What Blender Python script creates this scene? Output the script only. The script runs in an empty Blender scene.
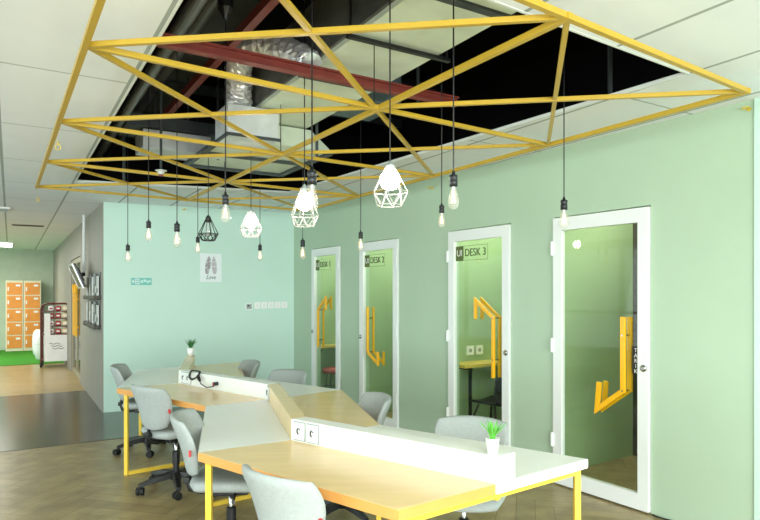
import bpy, bmesh, math, random
from mathutils import Vector, Matrix
random.seed(7)
C = bpy.context.scene.collection
H = 1.52; FP = 610.0; CX = 380.0; CY = 293.0
UANG = math.radians(31.2)
UD = Vector((-math.sin(UANG), math.cos(UANG))); VD = Vector((math.cos(UANG), math.sin(UANG)))
CEIL = H + 1.157
SLAB = 4.2

def uv(u, v, z=0.0):
    p = UD * u + VD * v
    return Vector((p.x, p.y, z))
def fl(px, py, z=0.0):
    d = FP * (H - z) / (py - CY)
    return Vector(((px - CX) / FP * d, d, z))
def atd(px, d, py):
    return Vector(((px - CX) / FP * d, d, H - (py - CY) * d / FP))

# ------------------------------------------------------------------ materials
MATS = {}
def mat(name, col, rough=0.5, metal=0.0, noise=0.0, nscale=8.0, bump=0.0, bscale=200.0, emit=0.0, spec=None, stretch=None, coat=0.0):
    if name in MATS: return MATS[name]
    m = bpy.data.materials.new(name); m.use_nodes = True
    nt = m.node_tree; b = nt.nodes['Principled BSDF']
    def lin(c): return tuple((x / 12.92 if x <= 0.04045 else ((x + 0.055) / 1.055) ** 2.4) for x in c)
    c = lin([x / 255.0 for x in col])
    b.inputs['Base Color'].default_value = (*c, 1)
    b.inputs['Roughness'].default_value = rough
    b.inputs['Metallic'].default_value = metal
    if spec is not None: b.inputs['Specular IOR Level'].default_value = spec
    if coat: b.inputs['Coat Weight'].default_value = coat
    tc = nt.nodes.new('ShaderNodeTexCoord')
    src = tc.outputs['Object']
    if stretch:
        mp = nt.nodes.new('ShaderNodeMapping'); mp.inputs['Scale'].default_value = stretch
        nt.links.new(src, mp.inputs[0]); src = mp.outputs[0]
    if noise:
        n = nt.nodes.new('ShaderNodeTexNoise'); n.inputs['Scale'].default_value = nscale; n.inputs['Detail'].default_value = 5
        nt.links.new(src, n.inputs['Vector'])
        r = nt.nodes.new('ShaderNodeMapRange'); r.inputs[1].default_value = 0.3; r.inputs[2].default_value = 0.7
        r.inputs[3].default_value = 1 - noise; r.inputs[4].default_value = 1 + noise
        nt.links.new(n.outputs['Fac'], r.inputs[0])
        vm = nt.nodes.new('ShaderNodeVectorMath'); vm.operation = 'SCALE'; vm.inputs[0].default_value = c
        nt.links.new(r.outputs[0], vm.inputs['Scale']); nt.links.new(vm.outputs[0], b.inputs['Base Color'])
    if bump:
        n2 = nt.nodes.new('ShaderNodeTexNoise'); n2.inputs['Scale'].default_value = bscale; n2.inputs['Detail'].default_value = 3
        nt.links.new(src, n2.inputs['Vector'])
        bp = nt.nodes.new('ShaderNodeBump'); bp.inputs['Strength'].default_value = bump; bp.inputs['Distance'].default_value = 0.002
        nt.links.new(n2.outputs['Fac'], bp.inputs['Height']); nt.links.new(bp.outputs[0], b.inputs['Normal'])
    if emit:
        b.inputs['Emission Color'].default_value = (*c, 1); b.inputs['Emission Strength'].default_value = emit
    MATS[name] = m
    return m

def glass_mat(name, tint, ior=1.45, rough=0.0, clear=1.0):
    m = bpy.data.materials.new(name); m.use_nodes = True
    nt = m.node_tree; nt.nodes.clear()
    out = nt.nodes.new('ShaderNodeOutputMaterial'); mix = nt.nodes.new('ShaderNodeMixShader')
    tr = nt.nodes.new('ShaderNodeBsdfTransparent'); tr.inputs[0].default_value = (*tint, 1)
    gl = nt.nodes.new('ShaderNodeBsdfGlossy'); gl.inputs['Roughness'].default_value = rough
    fr = nt.nodes.new('ShaderNodeFresnel'); fr.inputs[0].default_value = ior
    ge = nt.nodes.new('ShaderNodeNewGeometry'); sb = nt.nodes.new('ShaderNodeMath'); sb.operation = 'SUBTRACT'; sb.inputs[0].default_value = 1
    ml = nt.nodes.new('ShaderNodeMath'); ml.operation = 'MULTIPLY'
    nt.links.new(ge.outputs['Backfacing'], sb.inputs[1]); nt.links.new(sb.outputs[0], ml.inputs[0]); nt.links.new(fr.outputs[0], ml.inputs[1])
    nt.links.new(ml.outputs[0], mix.inputs[0]); nt.links.new(tr.outputs[0], mix.inputs[1]); nt.links.new(gl.outputs[0], mix.inputs[2])
    nt.links.new(mix.outputs[0], out.inputs[0])
    MATS[name] = m
    return m

M_mint = mat('mint_wall_tone', (196, 224, 212), 0.55, noise=0.015, nscale=2)  # lighter, bluer base than the sage wall
M_sage = mat('sage_paint', (173, 195, 170), 0.5, noise=0.02, nscale=2)
M_greyw = mat('grey_paint', (142, 139, 128), 0.6, noise=0.04, nscale=3)
M_farw = mat('pale_green_plaster', (178, 190, 168), 0.7, noise=0.06, nscale=4)
M_black = mat('plenum_black', (16, 15, 15), 0.9)
M_blackduct = mat('black_insulation', (84, 86, 82), 0.55, noise=0.3, nscale=6, bump=1.0, bscale=30)
M_duct = mat('pale_duct_board', (218, 228, 208), 0.5, noise=0.08, nscale=5)
M_galv = mat('galvanised_steel', (214, 218, 218), 0.4, 0.15, noise=0.12, nscale=9)
M_foil = mat('crinkled_foil', (235, 235, 235), 0.3, .55, bump=1.0, bscale=40)
M_red = mat('red_oxide_steel', (128, 52, 44), 0.5, noise=0.15, nscale=12)
M_darkm = mat('dark_duct', (60, 68, 70), 0.5, noise=0.15)
M_ceilw = mat('ceiling_trim_white', (225, 230, 226), 0.6)
M_yel = mat('yellow_lacquer', (190, 156, 50), 0.35, noise=0.03)
M_yelH = mat('yellow_handle', (240, 178, 20), 0.3)
M_yelD = mat('yellow_steel_legs', (236, 200, 72), 0.35)
M_white = mat('white_lacquer', (228, 231, 230), 0.35)
M_wlam = mat('white_laminate', (236, 238, 235), 0.3, noise=0.01)
M_wood = mat('birch_laminate', (232, 202, 146), 0.22, noise=0.05, nscale=3, stretch=(1, 6, 1))
M_edge = mat('orange_edge_band', (222, 158, 84), 0.4, noise=0.05)
M_fab = mat('grey_fabric', (164, 171, 170), 0.9, noise=0.06, nscale=60, bump=0.5, bscale=500)
M_plast = mat('black_plastic', (24, 25, 27), 0.4)
M_blk = mat('black_rubber', (18, 18, 19), 0.6)
M_chrome = mat('chrome', (190, 190, 190), 0.2, 1.0)
M_tag = mat('red_tag', (205, 60, 60), 0.6)
M_sock = mat('socket_black', (28, 31, 35), 0.35)
M_wire = mat('white_wire', (176, 174, 166), 0.45)
M_brass = mat('brass', (220, 196, 84), 0.3, 0.3)
M_leaf = mat('leaf_green', (96, 178, 70), 0.5, noise=0.2, nscale=30)
M_leafd = mat('leaf_dark', (60, 120, 60), 0.5, noise=0.2, nscale=30)
M_pot = mat('pot_white', (240, 240, 238), 0.4)
M_soil = mat('soil', (60, 45, 32), 0.9)
M_cream = mat('locker_cream', (222, 216, 186), 0.5)
M_orange = mat('locker_orange', (224, 140, 44), 0.45, noise=0.05)
M_maroon = mat('maroon_tube', (96, 40, 36), 0.4)
M_sheet = mat('white_banner', (222, 222, 220), 0.7, noise=0.03)
M_teal = mat('teal_sign', (112, 190, 182), 0.5)
M_paper = mat('poster_paper', (232, 238, 240), 0.7)
M_ink = mat('feather_ink', (120, 98, 106), 0.8)
M_inkl = mat('feather_ink_light', (172, 158, 168), 0.8)
M_inkd = mat('script_ink', (60, 72, 72), 0.8)
M_olive = mat('olive_sign', (84, 98, 38), 0.5)
M_gplate = mat('grey_plate', (150, 160, 156), 0.4)
M_tvb = mat('tv_black', (14, 14, 16), 0.3)
M_tvs = mat('tv_silver', (200, 202, 204), 0.3, 0.4)
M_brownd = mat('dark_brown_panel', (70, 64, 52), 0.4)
M_bulbfil = mat('filament', (255, 210, 150), 0.5, emit=2.5)
M_glow = mat('lit_globe', (255, 250, 238), 0.5, emit=30)
M_panelL = mat('light_panel', (255, 252, 240), 0.5, emit=7)
M_boothL = mat('booth_lamp', (252, 246, 232), 0.5, emit=48)
M_booth = mat('booth_green', (158, 182, 140), 0.6)
M_boothD = mat('booth_deep_green', (150, 182, 152), 0.6)
M_ydesk = mat('booth_desk', (226, 196, 96), 0.4)
M_glass = glass_mat('door_glass', (0.93, 0.97, 0.93))
M_bglass = glass_mat('bulb_glass', (0.95, 0.96, 0.95), 1.5, 0.02)
def _milky(m, f):
    nt = m.node_tree; out = [n for n in nt.nodes if n.type == 'OUTPUT_MATERIAL'][0]; src = out.inputs[0].links[0].from_socket
    df = nt.nodes.new('ShaderNodeBsdfTranslucent'); df.inputs[0].default_value = (.95, .95, .93, 1); d2 = nt.nodes.new('ShaderNodeBsdfDiffuse'); d2.inputs[0].default_value = (.95, .95, .93, 1)
    ad = nt.nodes.new('ShaderNodeMixShader'); ad.inputs[0].default_value = .5; nt.links.new(df.outputs[0], ad.inputs[1]); nt.links.new(d2.outputs[0], ad.inputs[2])
    mx = nt.nodes.new('ShaderNodeMixShader'); mx.inputs[0].default_value = f
    nt.links.new(src, mx.inputs[1]); nt.links.new(ad.outputs[0], mx.inputs[2]); nt.links.new(mx.outputs[0], out.inputs[0])
_milky(M_bglass, .22)
M_wincol = mat('window_frame_grey', (200, 204, 204), 0.4)
M_inkred = mat('packet_red', (168, 50, 52), 0.5)
M_pcream = mat('packet_cream', (226, 206, 160), 0.5)
M_pwhite = mat('packet_white', (226, 226, 226), 0.5)

def attr_mat(name, base, var, rough, bumpy=0.0):
    """wood planks: base colour scaled by a per-plank random tone stored on the mesh plus grain"""
    m = mat(name, base, rough, noise=var, nscale=5, bump=0.15, bscale=20)
    nt = m.node_tree; b = nt.nodes['Principled BSDF']
    lk = [l for l in nt.links if l.to_socket == b.inputs['Base Color']][0]; src = lk.from_socket
    at = nt.nodes.new('ShaderNodeAttribute'); at.attribute_name = 'tone'
    vm = nt.nodes.new('ShaderNodeVectorMath'); vm.operation = 'SCALE'
    nt.links.new(src, vm.inputs[0]); nt.links.new(at.outputs['Fac'], vm.inputs['Scale'])
    nt.links.new(vm.outputs[0], b.inputs['Base Color'])
    return m

def grid_ceiling_mat():
    m = mat('ceiling_tiles', (234, 238, 241), 0.75, noise=0.02, nscale=3)
    nt = m.node_tree; b = nt.nodes['Principled BSDF']
    lk = [l for l in nt.links if l.to_socket == b.inputs['Base Color']][0]; src = lk.from_socket
    tc = nt.nodes.new('ShaderNodeTexCoord'); sx = nt.nodes.new('ShaderNodeSeparateXYZ')
    nt.links.new(tc.outputs['Object'], sx.inputs[0])
    outs = []
    for o, off, per, w in ((sx.outputs[0], 3.06, 0.625, 0.011), (sx.outputs[1], 3.60, 1.27, 0.006)):
        a = nt.nodes.new('ShaderNodeMath'); a.operation = 'SUBTRACT'; a.inputs[1].default_value = off - per * 40 - per / 2
        nt.links.new(o, a.inputs[0])
        f = nt.nodes.new('ShaderNodeMath'); f.operation = 'MODULO'; f.inputs[1].default_value = per
        nt.links.new(a.outputs[0], f.inputs[0])
        s = nt.nodes.new('ShaderNodeMath'); s.operation = 'SUBTRACT'; s.inputs[1].default_value = per / 2
        nt.links.new(f.outputs[0], s.inputs[0])
        ab = nt.nodes.new('ShaderNodeMath'); ab.operation = 'ABSOLUTE'; nt.links.new(s.outputs[0], ab.inputs[0])
        l = nt.nodes.new('ShaderNodeMath'); l.operation = 'LESS_THAN'; l.inputs[1].default_value = w
        nt.links.new(ab.outputs[0], l.inputs[0]); outs.append(l.outputs[0])
    mx = nt.nodes.new('ShaderNodeMath'); mx.operation = 'MAXIMUM'
    nt.links.new(outs[0], mx.inputs[0]); nt.links.new(outs[1], mx.inputs[1])
    mix = nt.nodes.new('ShaderNodeMix'); mix.data_type = 'RGBA'
    nt.links.new(mx.outputs[0], mix.inputs['Factor']); nt.links.new(src, mix.inputs['A'])
    mix.inputs['B'].default_value = (0.36, 0.40, 0.38, 1)
    nt.links.new(mix.outputs['Result'], b.inputs['Base Color'])
    return m
M_ceil = grid_ceiling_mat()
M_floor = attr_mat('herringbone_wood', (152, 135, 95), 0.24, 0.34)
M_floor2 = attr_mat('light_wood_planks', (164, 142, 94), 0.12, 0.3)
M_dark = mat('polished_dark_screed', (72, 73, 60), 0.22, noise=0.4, nscale=1.6, stretch=(1, 2.5, 1))
M_under = mat('plank_joint', (120, 104, 76), 0.7)
M_grass = mat('artificial_grass', (52, 134, 16), 0.95, noise=0.2, nscale=40, bump=1.0, bscale=300)

# ------------------------------------------------------------------ mesh helpers
def BM(): return bmesh.new()
def frame_of(d):
    d = d.normalized(); up = Vector((0, 0, 1))
    if abs(d.dot(up)) > 0.97: up = Vector((0, 1, 0))
    s = d.cross(up).normalized(); t = s.cross(d).normalized()
    return s, t
def quadbox(bm, vs):
    v = [bm.verts.new(p) for p in vs]
    for f in ((0, 3, 2, 1), (4, 5, 6, 7), (0, 1, 5, 4), (1, 2, 6, 5), (2, 3, 7, 6), (3, 0, 4, 7)):
        bm.faces.new([v[i] for i in f])
    return v
def box(bm, x0, x1, y0, y1, z0, z1, M=None):
    vs = [Vector(p) for p in ((x0, y0, z0), (x1, y0, z0), (x1, y1, z0), (x0, y1, z0), (x0, y0, z1), (x1, y0, z1), (x1, y1, z1), (x0, y1, z1))]
    if M is not None: vs = [M @ p for p in vs]
    return quadbox(bm, vs)
def bar(bm, p0, p1, w, h=None, ext=0.0):
    h = w if h is None else h
    p0 = Vector(p0); p1 = Vector(p1); d = (p1 - p0).normalized(); p0 = p0 - d * ext; p1 = p1 + d * ext
    s, t = frame_of(d); s = s * w / 2; t = t * h / 2
    quadbox(bm, [p0 - s - t, p0 + s - t, p0 + s + t, p0 - s + t, p1 - s - t, p1 + s - t, p1 + s + t, p1 - s + t])
def prism(bm, pts, z0, z1):
    a = 0
    n = len(pts)
    for i in range(n): a += pts[i][0] * pts[(i + 1) % n][1] - pts[(i + 1) % n][0] * pts[i][1]
    if a < 0: pts = pts[::-1]
    b = [bm.verts.new((p[0], p[1], z0)) for p in pts]; t = [bm.verts.new((p[0], p[1], z1)) for p in pts]
    bm.faces.new(b[::-1]); bm.faces.new(t)
    for i in range(n): j = (i + 1) % n; bm.faces.new((b[i], b[j], t[j], t[i]))
def tube(bm, pts, r, n=8, closed=False, cap=True):
    pts = [Vector(p) for p in pts]; rs = r if isinstance(r, (list, tuple)) else [r] * len(pts)
    rings = []; L = len(pts); prev = None
    for i, p in enumerate(pts):
        if closed: d = pts[(i + 1) % L] - pts[i - 1]
        else: d = (pts[min(i + 1, L - 1)] - pts[max(i - 1, 0)])
        d = d.normalized()
        if prev is None: s, t = frame_of(d)
        else:
            s = prev - d * prev.dot(d)
            s = s.normalized() if s.length > 1e-4 else frame_of(d)[0]
            t = s.cross(d).normalized()
        prev = s
        rings.append([bm.verts.new(p + (s * math.cos(2 * math.pi * k / n) + t * math.sin(2 * math.pi * k / n)) * rs[i]) for k in range(n)])
    R = L if closed else L - 1
    for i in range(R):
        a = rings[i]; b = rings[(i + 1) % L]
        for k in range(n): bm.faces.new((a[k], a[(k + 1) % n], b[(k + 1) % n], b[k]))
    if cap and not closed: bm.faces.new(rings[0][::-1]); bm.faces.new(rings[-1])
def lathe(bm, o, prof, n=20, M=None):
    """profile of (r, z) pairs turned about the vertical through o"""
    o = Vector(o); rings = []
    for r, z in prof:
        if r < 1e-5:
            p = Vector((0, 0, z)); p = (M @ p if M else p) + o; rings.append([bm.verts.new(p)])
        else:
            ring = []
            for k in range(n):
                p = Vector((r * math.cos(2 * math.pi * k / n), r * math.sin(2 * math.pi * k / n), z))
                p = (M @ p if M else p) + o; ring.append(bm.verts.new(p))
            rings.append(ring)
    for a, b in zip(rings, rings[1:]):
        if len(a) == 1 and len(b) == 1: continue
        for k in range(n):
            j = (k + 1) % n
            if len(a) == 1: bm.faces.new((a[0], b[j], b[k]))
            elif len(b) == 1: bm.faces.new((a[k], a[j], b[0]))
            else: bm.faces.new((a[k], a[j], b[j], b[k]))
    if len(rings[0]) > 1: bm.faces.new(rings[0][::-1])
    if len(rings[-1]) > 1: bm.faces.new(rings[-1])
def pillow(bm, hw, hh, th, fn, n=18, q=0.55, e=5):
    """rounded pad: fn maps (x, y, w) in local pad coordinates to a point"""
    top = {}; bot = {}
    for i in range(n + 1):
        for j in range(n + 1):
            a = -1 + 2 * i / n; b = -1 + 2 * j / n
            a = math.sin(a * math.pi / 2) * .5 + a * .5; b = math.sin(b * math.pi / 2) * .5 + b * .5
            x = a * math.sqrt(1 - q * b * b / 2) ; y = b * math.sqrt(1 - q * a * a / 2)
            m = max(abs(a), abs(b)); t = th * math.sqrt(max(0, 1 - m ** e))
            top[i, j] = bm.verts.new(fn(x * hw, y * hh, t))
            bot[i, j] = top[i, j] if m > 0.9999 else bm.verts.new(fn(x * hw, y * hh, -t))
    for i in range(n):
        for j in range(n):
            bm.faces.new((top[i, j], top[i + 1, j], top[i + 1, j + 1], top[i, j + 1]))
            bm.faces.new((bot[i, j], bot[i, j + 1], bot[i + 1, j + 1], bot[i + 1, j]))

ROOT = {}
def obj(name, bm, m, parent=None, smooth=False, world=True, bevel=0.0):
    if parent is not None and world and parent.name in ROOT:
        bm.transform(ROOT[parent.name].inverted())
    bmesh.ops.recalc_face_normals(bm, faces=bm.faces)
    me = bpy.data.meshes.new(name); bm.to_mesh(me); bm.free()
    if smooth:
        for p in me.polygons: p.use_smooth = True
    for mm in (m if isinstance(m, list) else [m]): me.materials.append(mm)
    o = bpy.data.objects.new(name, me); C.objects.link(o)
    if parent is not None:
        o.parent = parent
        if parent.name in ROOT: ROOT[o.name] = ROOT[parent.name]
    if bevel:
        md = o.modifiers.new('bevel', 'BEVEL'); md.width = bevel; md.segments = 2; md.limit_method = 'ANGLE'
    return o
def tag(o, label, cat, group=None):
    o['label'] = label; o['category'] = cat
    if group: o['group'] = group
    return o
def thing(name, label, cat, loc=(0, 0, 0), rz=0.0, group=None):
    o = bpy.data.objects.new(name, None); C.objects.link(o); o.empty_display_size = 0.1
    o.location = loc; o.rotation_euler = (0, 0, rz)
    ROOT[o.name] = Matrix.Translation(Vector(loc)) @ Matrix.Rotation(rz, 4, 'Z')
    return tag(o, label, cat, group)
def struct(name, bm, m, parent=None, **k):
    o = obj(name, bm, m, parent, **k)
    if parent is None: o['kind'] = 'structure'
    return o
def sempty(name, loc, rz):
    o = bpy.data.objects.new(name, None); C.objects.link(o); o.location = loc; o.rotation_euler = (0, 0, rz)
    ROOT[o.name] = Matrix.Translation(Vector(loc)) @ Matrix.Rotation(rz, 4, 'Z'); o['kind'] = 'structure'
    return o
def copy_tree(o, parent=None):
    c = o.copy(); C.objects.link(c)
    if parent is not None: c.parent = parent
    for ch in list(o.children): copy_tree(ch, c)
    return c
def text_bm(s, size, M, depth=0.001, bm=None, align='LEFT', sx=1.0, shear=0.0):
    """lettering as real geometry: local x right, y up, placed by M"""
    cu = bpy.data.curves.new('lettering', 'FONT'); cu.body = s; cu.size = size; cu.extrude = depth; cu.align_x = align; cu.shear = shear
    cu.resolution_u = 3
    to = bpy.data.objects.new('lettering', cu); C.objects.link(to)
    bpy.context.view_layer.update()
    me = bpy.data.meshes.new_from_object(to.evaluated_get(bpy.context.evaluated_depsgraph_get()))
    me.transform(Matrix.Diagonal((sx, 1, 1, 1))); me.transform(M)
    if bm is None: bm = BM()
    bm.from_mesh(me)
    bpy.data.objects.remove(to); bpy.data.curves.remove(cu); bpy.data.meshes.remove(me)
    return bm

# ------------------------------------------------------------------ SETTING
RZ = UANG
def room_obj(name, bm, m, **k):           # mesh in local (v, u, z)
    o = obj(name, bm, m, None, **k); o.rotation_euler = (0, 0, RZ); o['kind'] = 'structure'; return o

# door wall line
W0 = Vector((1.870, 4.18)); WD = Vector((-0.556, 0.831)).normalized(); WN = Vector((WD.y, -WD.x))   # WN points into the booths
def wt(px):
    k = (px - CX) / FP
    return (k * W0.y - W0.x) / (WD.x - k * WD.y)
def wpt(t, off=0.0, z=0.0):               # off > 0 is towards the room
    p = W0 + WD * t - WN * off; return Vector((p.x, p.y, z))
T_END = wt(294); T_START = -0.656
CORNER = wpt(T_END)
BW0 = uv(8.45, 1.01)                       # left end of back wall
BWD = (Vector((CORNER.x, CORNER.y, 0)) - BW0); BWL = BWD.length; BWD.normalize()
BWN = Vector((BWD.y, -BWD.x, 0))           # towards the room
FARU = 18.9

# ceiling slabs around the opening
OP = [(0.575, 1.78), (3.07, 1.91), (2.76, 6.58), (0.575, 7.06)]   # (v, u)
bm = BM()
def cq(pts): prism(bm, pts, CEIL, CEIL + 0.02)
VL, VR, UN = -4.2, 6.2, -5.2
cq([(VL, UN), (OP[0][0], UN), (OP[0][0], OP[0][1]), (OP[3][0], OP[3][1]), (OP[3][0], FARU + .1), (VL, FARU + .1)])
cq([(OP[0][0], UN), (VR, UN), (VR, OP[1][1]), OP[1], OP[0]])
cq([OP[1], (VR, OP[1][1]), (VR, OP[2][1]), OP[2]])
cq([OP[2], (VR, OP[2][1]), (VR, FARU + .1), (OP[3][0], FARU + .1), OP[3]])
room_obj('ceiling', bm, M_ceil)
# trim around the opening
bm = BM()
for i in range(4):
    a = OP[i]; b = OP[(i + 1) % 4]
    bar(bm, (a[0], a[1], CEIL + 0.009), (b[0], b[1], CEIL + 0.009), 0.014, 0.022)
room_obj('trim_1', bm, M_ceilw)
# plenum shell
bm = BM()
box(bm, VL, VR, UN, FARU, SLAB, SLAB + 0.1)
room_obj('ceiling_slab', bm, M_black)
bm = BM()
for x0, x1, y0, y1 in ((-1.2, -1.1, -0.6, 9.2), (5.2, 5.3, -0.6, 9.2), (-1.2, 5.3, -0.7, -0.6), (-1.2, 5.3, 9.2, 9.3)):
    box(bm, x0, x1, y0, y1, CEIL + 0.02, SLAB)
room_obj('wall_plenum_light_block', bm, M_black)  # added black ring around the void, blocks sky light

# floors -------------------------------------------------------------
def planks_mesh(name, cells, m, z=0.0):
    bm = BM(); lay = bm.faces.layers.float.new('tone')
    for pts, t in cells:
        f = bm.faces.new([bm.verts.new((p[0], p[1], z)) for p in pts]); f[lay] = t
    return room_obj(name, bm, m)
def clip(poly, n, c):                      # keep dot(p, n) <= c
    out = []
    for i in range(len(poly)):
        a = poly[i]; b = poly[(i + 1) % len(poly)]
        da = a[0] * n[0] + a[1] * n[1] - c; db = b[0] * n[0] + b[1] * n[1] - c
        if da <= 0: out.append(a)
        if da * db < 0:
            t = da / (da - db); out.append((a[0] + t * (b[0] - a[0]), a[1] + t * (b[1] - a[1])))
    return out
cells = []
W, L = 0.13, 0.65; g = 0.0015
ca, sa = math.cos(math.radians(45)), math.sin(math.radians(45))
N = 60
for k in range(-N, N):
    for j in range(-14, 15):
        # classic herringbone: horizontal plank at (k*W + j*2L.., k*W), vertical one beside it
        for o in (0, 1):
            if o == 0: x0, y0, x1, y1 = k * W + j * 2 * L, k * W, k * W + j * 2 * L + L, k * W + W
            else: x0, y0, x1, y1 = k * W + j * 2 * L + L, k * W + W - L, k * W + j * 2 * L + L + W, k * W + W
            r = [(x0 + g, y0 + g), (x1 - g, y0 + g), (x1 - g, y1 - g), (x0 + g, y1 - g)]
            r = [(p[0] * ca - p[1] * sa + 1, p[0] * sa + p[1] * ca + 1.5) for p in r]
            for n_, c_ in (((1, 0), VR), ((-1, 0), -VL), ((0, 1), 6.86), ((0, -1), -UN)):
                if r: r = clip(r, n_, c_)
            if len(r) >= 3: cells.append((r, random.uniform(0.86, 1.1)))
planks_mesh('floor', cells, M_floor, 0.0)
bm = BM(); box(bm, VL, VR, UN, 6.86, -0.05, -0.002); room_obj('floor_base', bm, M_under)
bm = BM(); box(bm, VL, VR, 6.86, 10.53, -0.05, 0.0); room_obj('floor_dark_band', bm, M_dark)
bm = BM(); box(bm, VL, 3.0, 10.53, FARU, -0.05, -0.002); room_obj('floor_corridor_base', bm, M_under)
cells = []
y = 10.53
while y < 14.95:
    x = VL - random.random()
    while x < 3.0:
        l = 1.2; x0 = max(x, VL); x1 = min(x + l, 3.0)
        if x1 > x0: cells.append(([(x0 + .001, y + .001), (x1 - .001, y + .001), (x1 - .001, min(y + .14, 14.95) - .001), (x0 + .001, min(y + .14, 14.95) - .001)], random.uniform(.92, 1.08)))
        x += l
    y += .14
planks_mesh('floor_corridor', cells, M_floor2, 0.0)
bm = BM(); box(bm, VL, 1.0, 14.92, FARU, -0.002, 0.012)
o = room_obj('floor_grass', bm, M_grass)
bm = BM(); bar(bm, (VL, 6.86, 0.001), (VR - 1, 6.86, 0.001), 0.02, 0.004); room_obj('trim_2', bm, mat('threshold_strip', (70, 66, 52), 0.5))

# walls ----------------------------------------------------------------
def wall_seg(bm, a, b, nrm, th, z0, z1):   # nrm = direction the thickness goes
    a = Vector((a[0], a[1])); b = Vector((b[0], b[1])); n = Vector((nrm[0], nrm[1])) * th
    prism(bm, [a, b, b + n, a + n], z0, z1)
# back wall
bm = BM(); wall_seg(bm, BW0, CORNER + Vector((BWD.x, BWD.y, 0)) * .12, -BWN, 0.12, 0, CEIL)
struct('wall_back', bm, M_mint)
# grey side wall of the corridor (thickness towards +v), with a doorway u 11.35..13.2
G0, G1, GT = 11.35, 13.2, 2.15
def uvwall(bm, u0, u1, v, z0, z1, th=0.12): prism(bm, [uv(u0, v)[:2], uv(u1, v)[:2], uv(u1, v + th)[:2], uv(u0, v + th)[:2]], z0, z1)
bm = BM()
uvwall(bm, 8.45, G0, 1.0, 0, CEIL); uvwall(bm, G0, G1, 1.0, GT, CEIL); uvwall(bm, G1, FARU, 1.0, 0, CEIL)
struct('wall_corridor', bm, M_greyw)
bm = BM(); prism(bm, [uv(FARU, VL)[:2], uv(FARU, 3)[:2], uv(FARU + .1, 3)[:2], uv(FARU + .1, VL)[:2]], 0, CEIL)
struct('wall_far', bm, M_farw)
# room behind the corridor doorway
bm = BM()
prism(bm, [uv(G0 - .5, 2.9)[:2], uv(G1 + 2, 2.9)[:2], uv(G1 + 2, 3.0)[:2], uv(G0 - .5, 3.0)[:2]], 0, CEIL)
prism(bm, [uv(G1 + 2, 1.12)[:2], uv(G1 + 2, 2.9)[:2], uv(G1 + 2.1, 2.9)[:2], uv(G1 + 2.1, 1.12)[:2]], 0, CEIL)
struct('wall_side_room', bm, M_farw)
# door wall with four openings
doors = []
for pl, pr in ((312.9, 340.6), (360.8, 399.0), (449.8, 511.0), (554.6, 650.8)):
    doors.append((wt(pl), wt(pr)))
DH = 2.125
bm = BM()
edges = [T_END + .12]
for tl, tr in doors: edges += [tl, tr]
edges.append(T_START)
for i in range(0, len(edges), 2):
    wall_seg(bm, wpt(edges[i]), wpt(edges[i + 1]), WN, 0.12, 0, CEIL)
for tl, tr in doors: wall_seg(bm, wpt(tl), wpt(tr), WN, 0.12, DH, CEIL)
struct('wall_right', bm, M_sage)
bm = BM()
wall_seg(bm, wpt(T_START, 0.0), wpt(-9.6, 0.0), WN, 0.3, 0, CEIL); wall_seg(bm, wpt(T_START - .001, 0.012), wpt(T_START - 0.4, 0.012), WN, 0.2, 0, CEIL)
struct('wall_right_end', bm, M_mint)
# booth partitions
pb = [T_END - .02, 4.02, 2.40, 1.03, -0.42]
bm = BM()
for t in pb: wall_seg(bm, wpt(t - .03, -.12), wpt(t + .03, -.12), WN, 1.15, 0, CEIL)
struct('wall_booth', bm, M_booth)
bm = BM()
wall_seg(bm, wpt(pb[0], -1.27), wpt(pb[3], -1.27), WN, 0.08, 0, CEIL)
struct('wall_booth_back', bm, M_boothD)
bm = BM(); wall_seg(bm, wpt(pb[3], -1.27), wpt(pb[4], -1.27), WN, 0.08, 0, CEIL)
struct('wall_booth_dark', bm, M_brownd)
# window wall behind the camera and on the left, daylight comes through it
def window_wall(name, p0, p1, nout, idx):
    p0 = Vector(p0); p1 = Vector(p1); d = (p1 - p0); Lw = d.length; d.normalize()
    bm = BM(); wall_seg(bm, p0, p1, nout, 0.12, 0, 0.25); wall_seg(bm, p0, p1, nout, 0.12, 2.55, CEIL + 0.3)
    struct('wall_' + name, bm, M_farw)
    n = max(2, int(Lw / 1.5)); step = Lw / n
    for i in range(n):
        a = p0 + d * (i * step); b = p0 + d * ((i + 1) * step); no = Vector(nout[:2]) * .05
        bm = BM()
        for q in (a + d * .03, b - d * .03): bar(bm, (q.x + no.x, q.y + no.y, .25), (q.x + no.x, q.y + no.y, 2.55), .06)
        for z in (.28, 1.1, 2.52): bar(bm, (a.x + no.x, a.y + no.y, z), (b.x + no.x, b.y + no.y, z), .06)
        w = struct('window_%d' % (idx + i), bm, M_wincol)
        bm = BM(); wall_seg(bm, a + no, b + no, nout, 0.008, .28, 2.52)
        obj('window_pane', bm, M_glass, w)
c1 = uv(-4.8, VL); c2 = uv(-4.8, 3.2); c3 = uv(FARU, VL)
window_wall('window_side', c1[:2], c2[:2], -UD, 1)
window_wall('left', c3[:2], c1[:2], -VD, 10)

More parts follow.
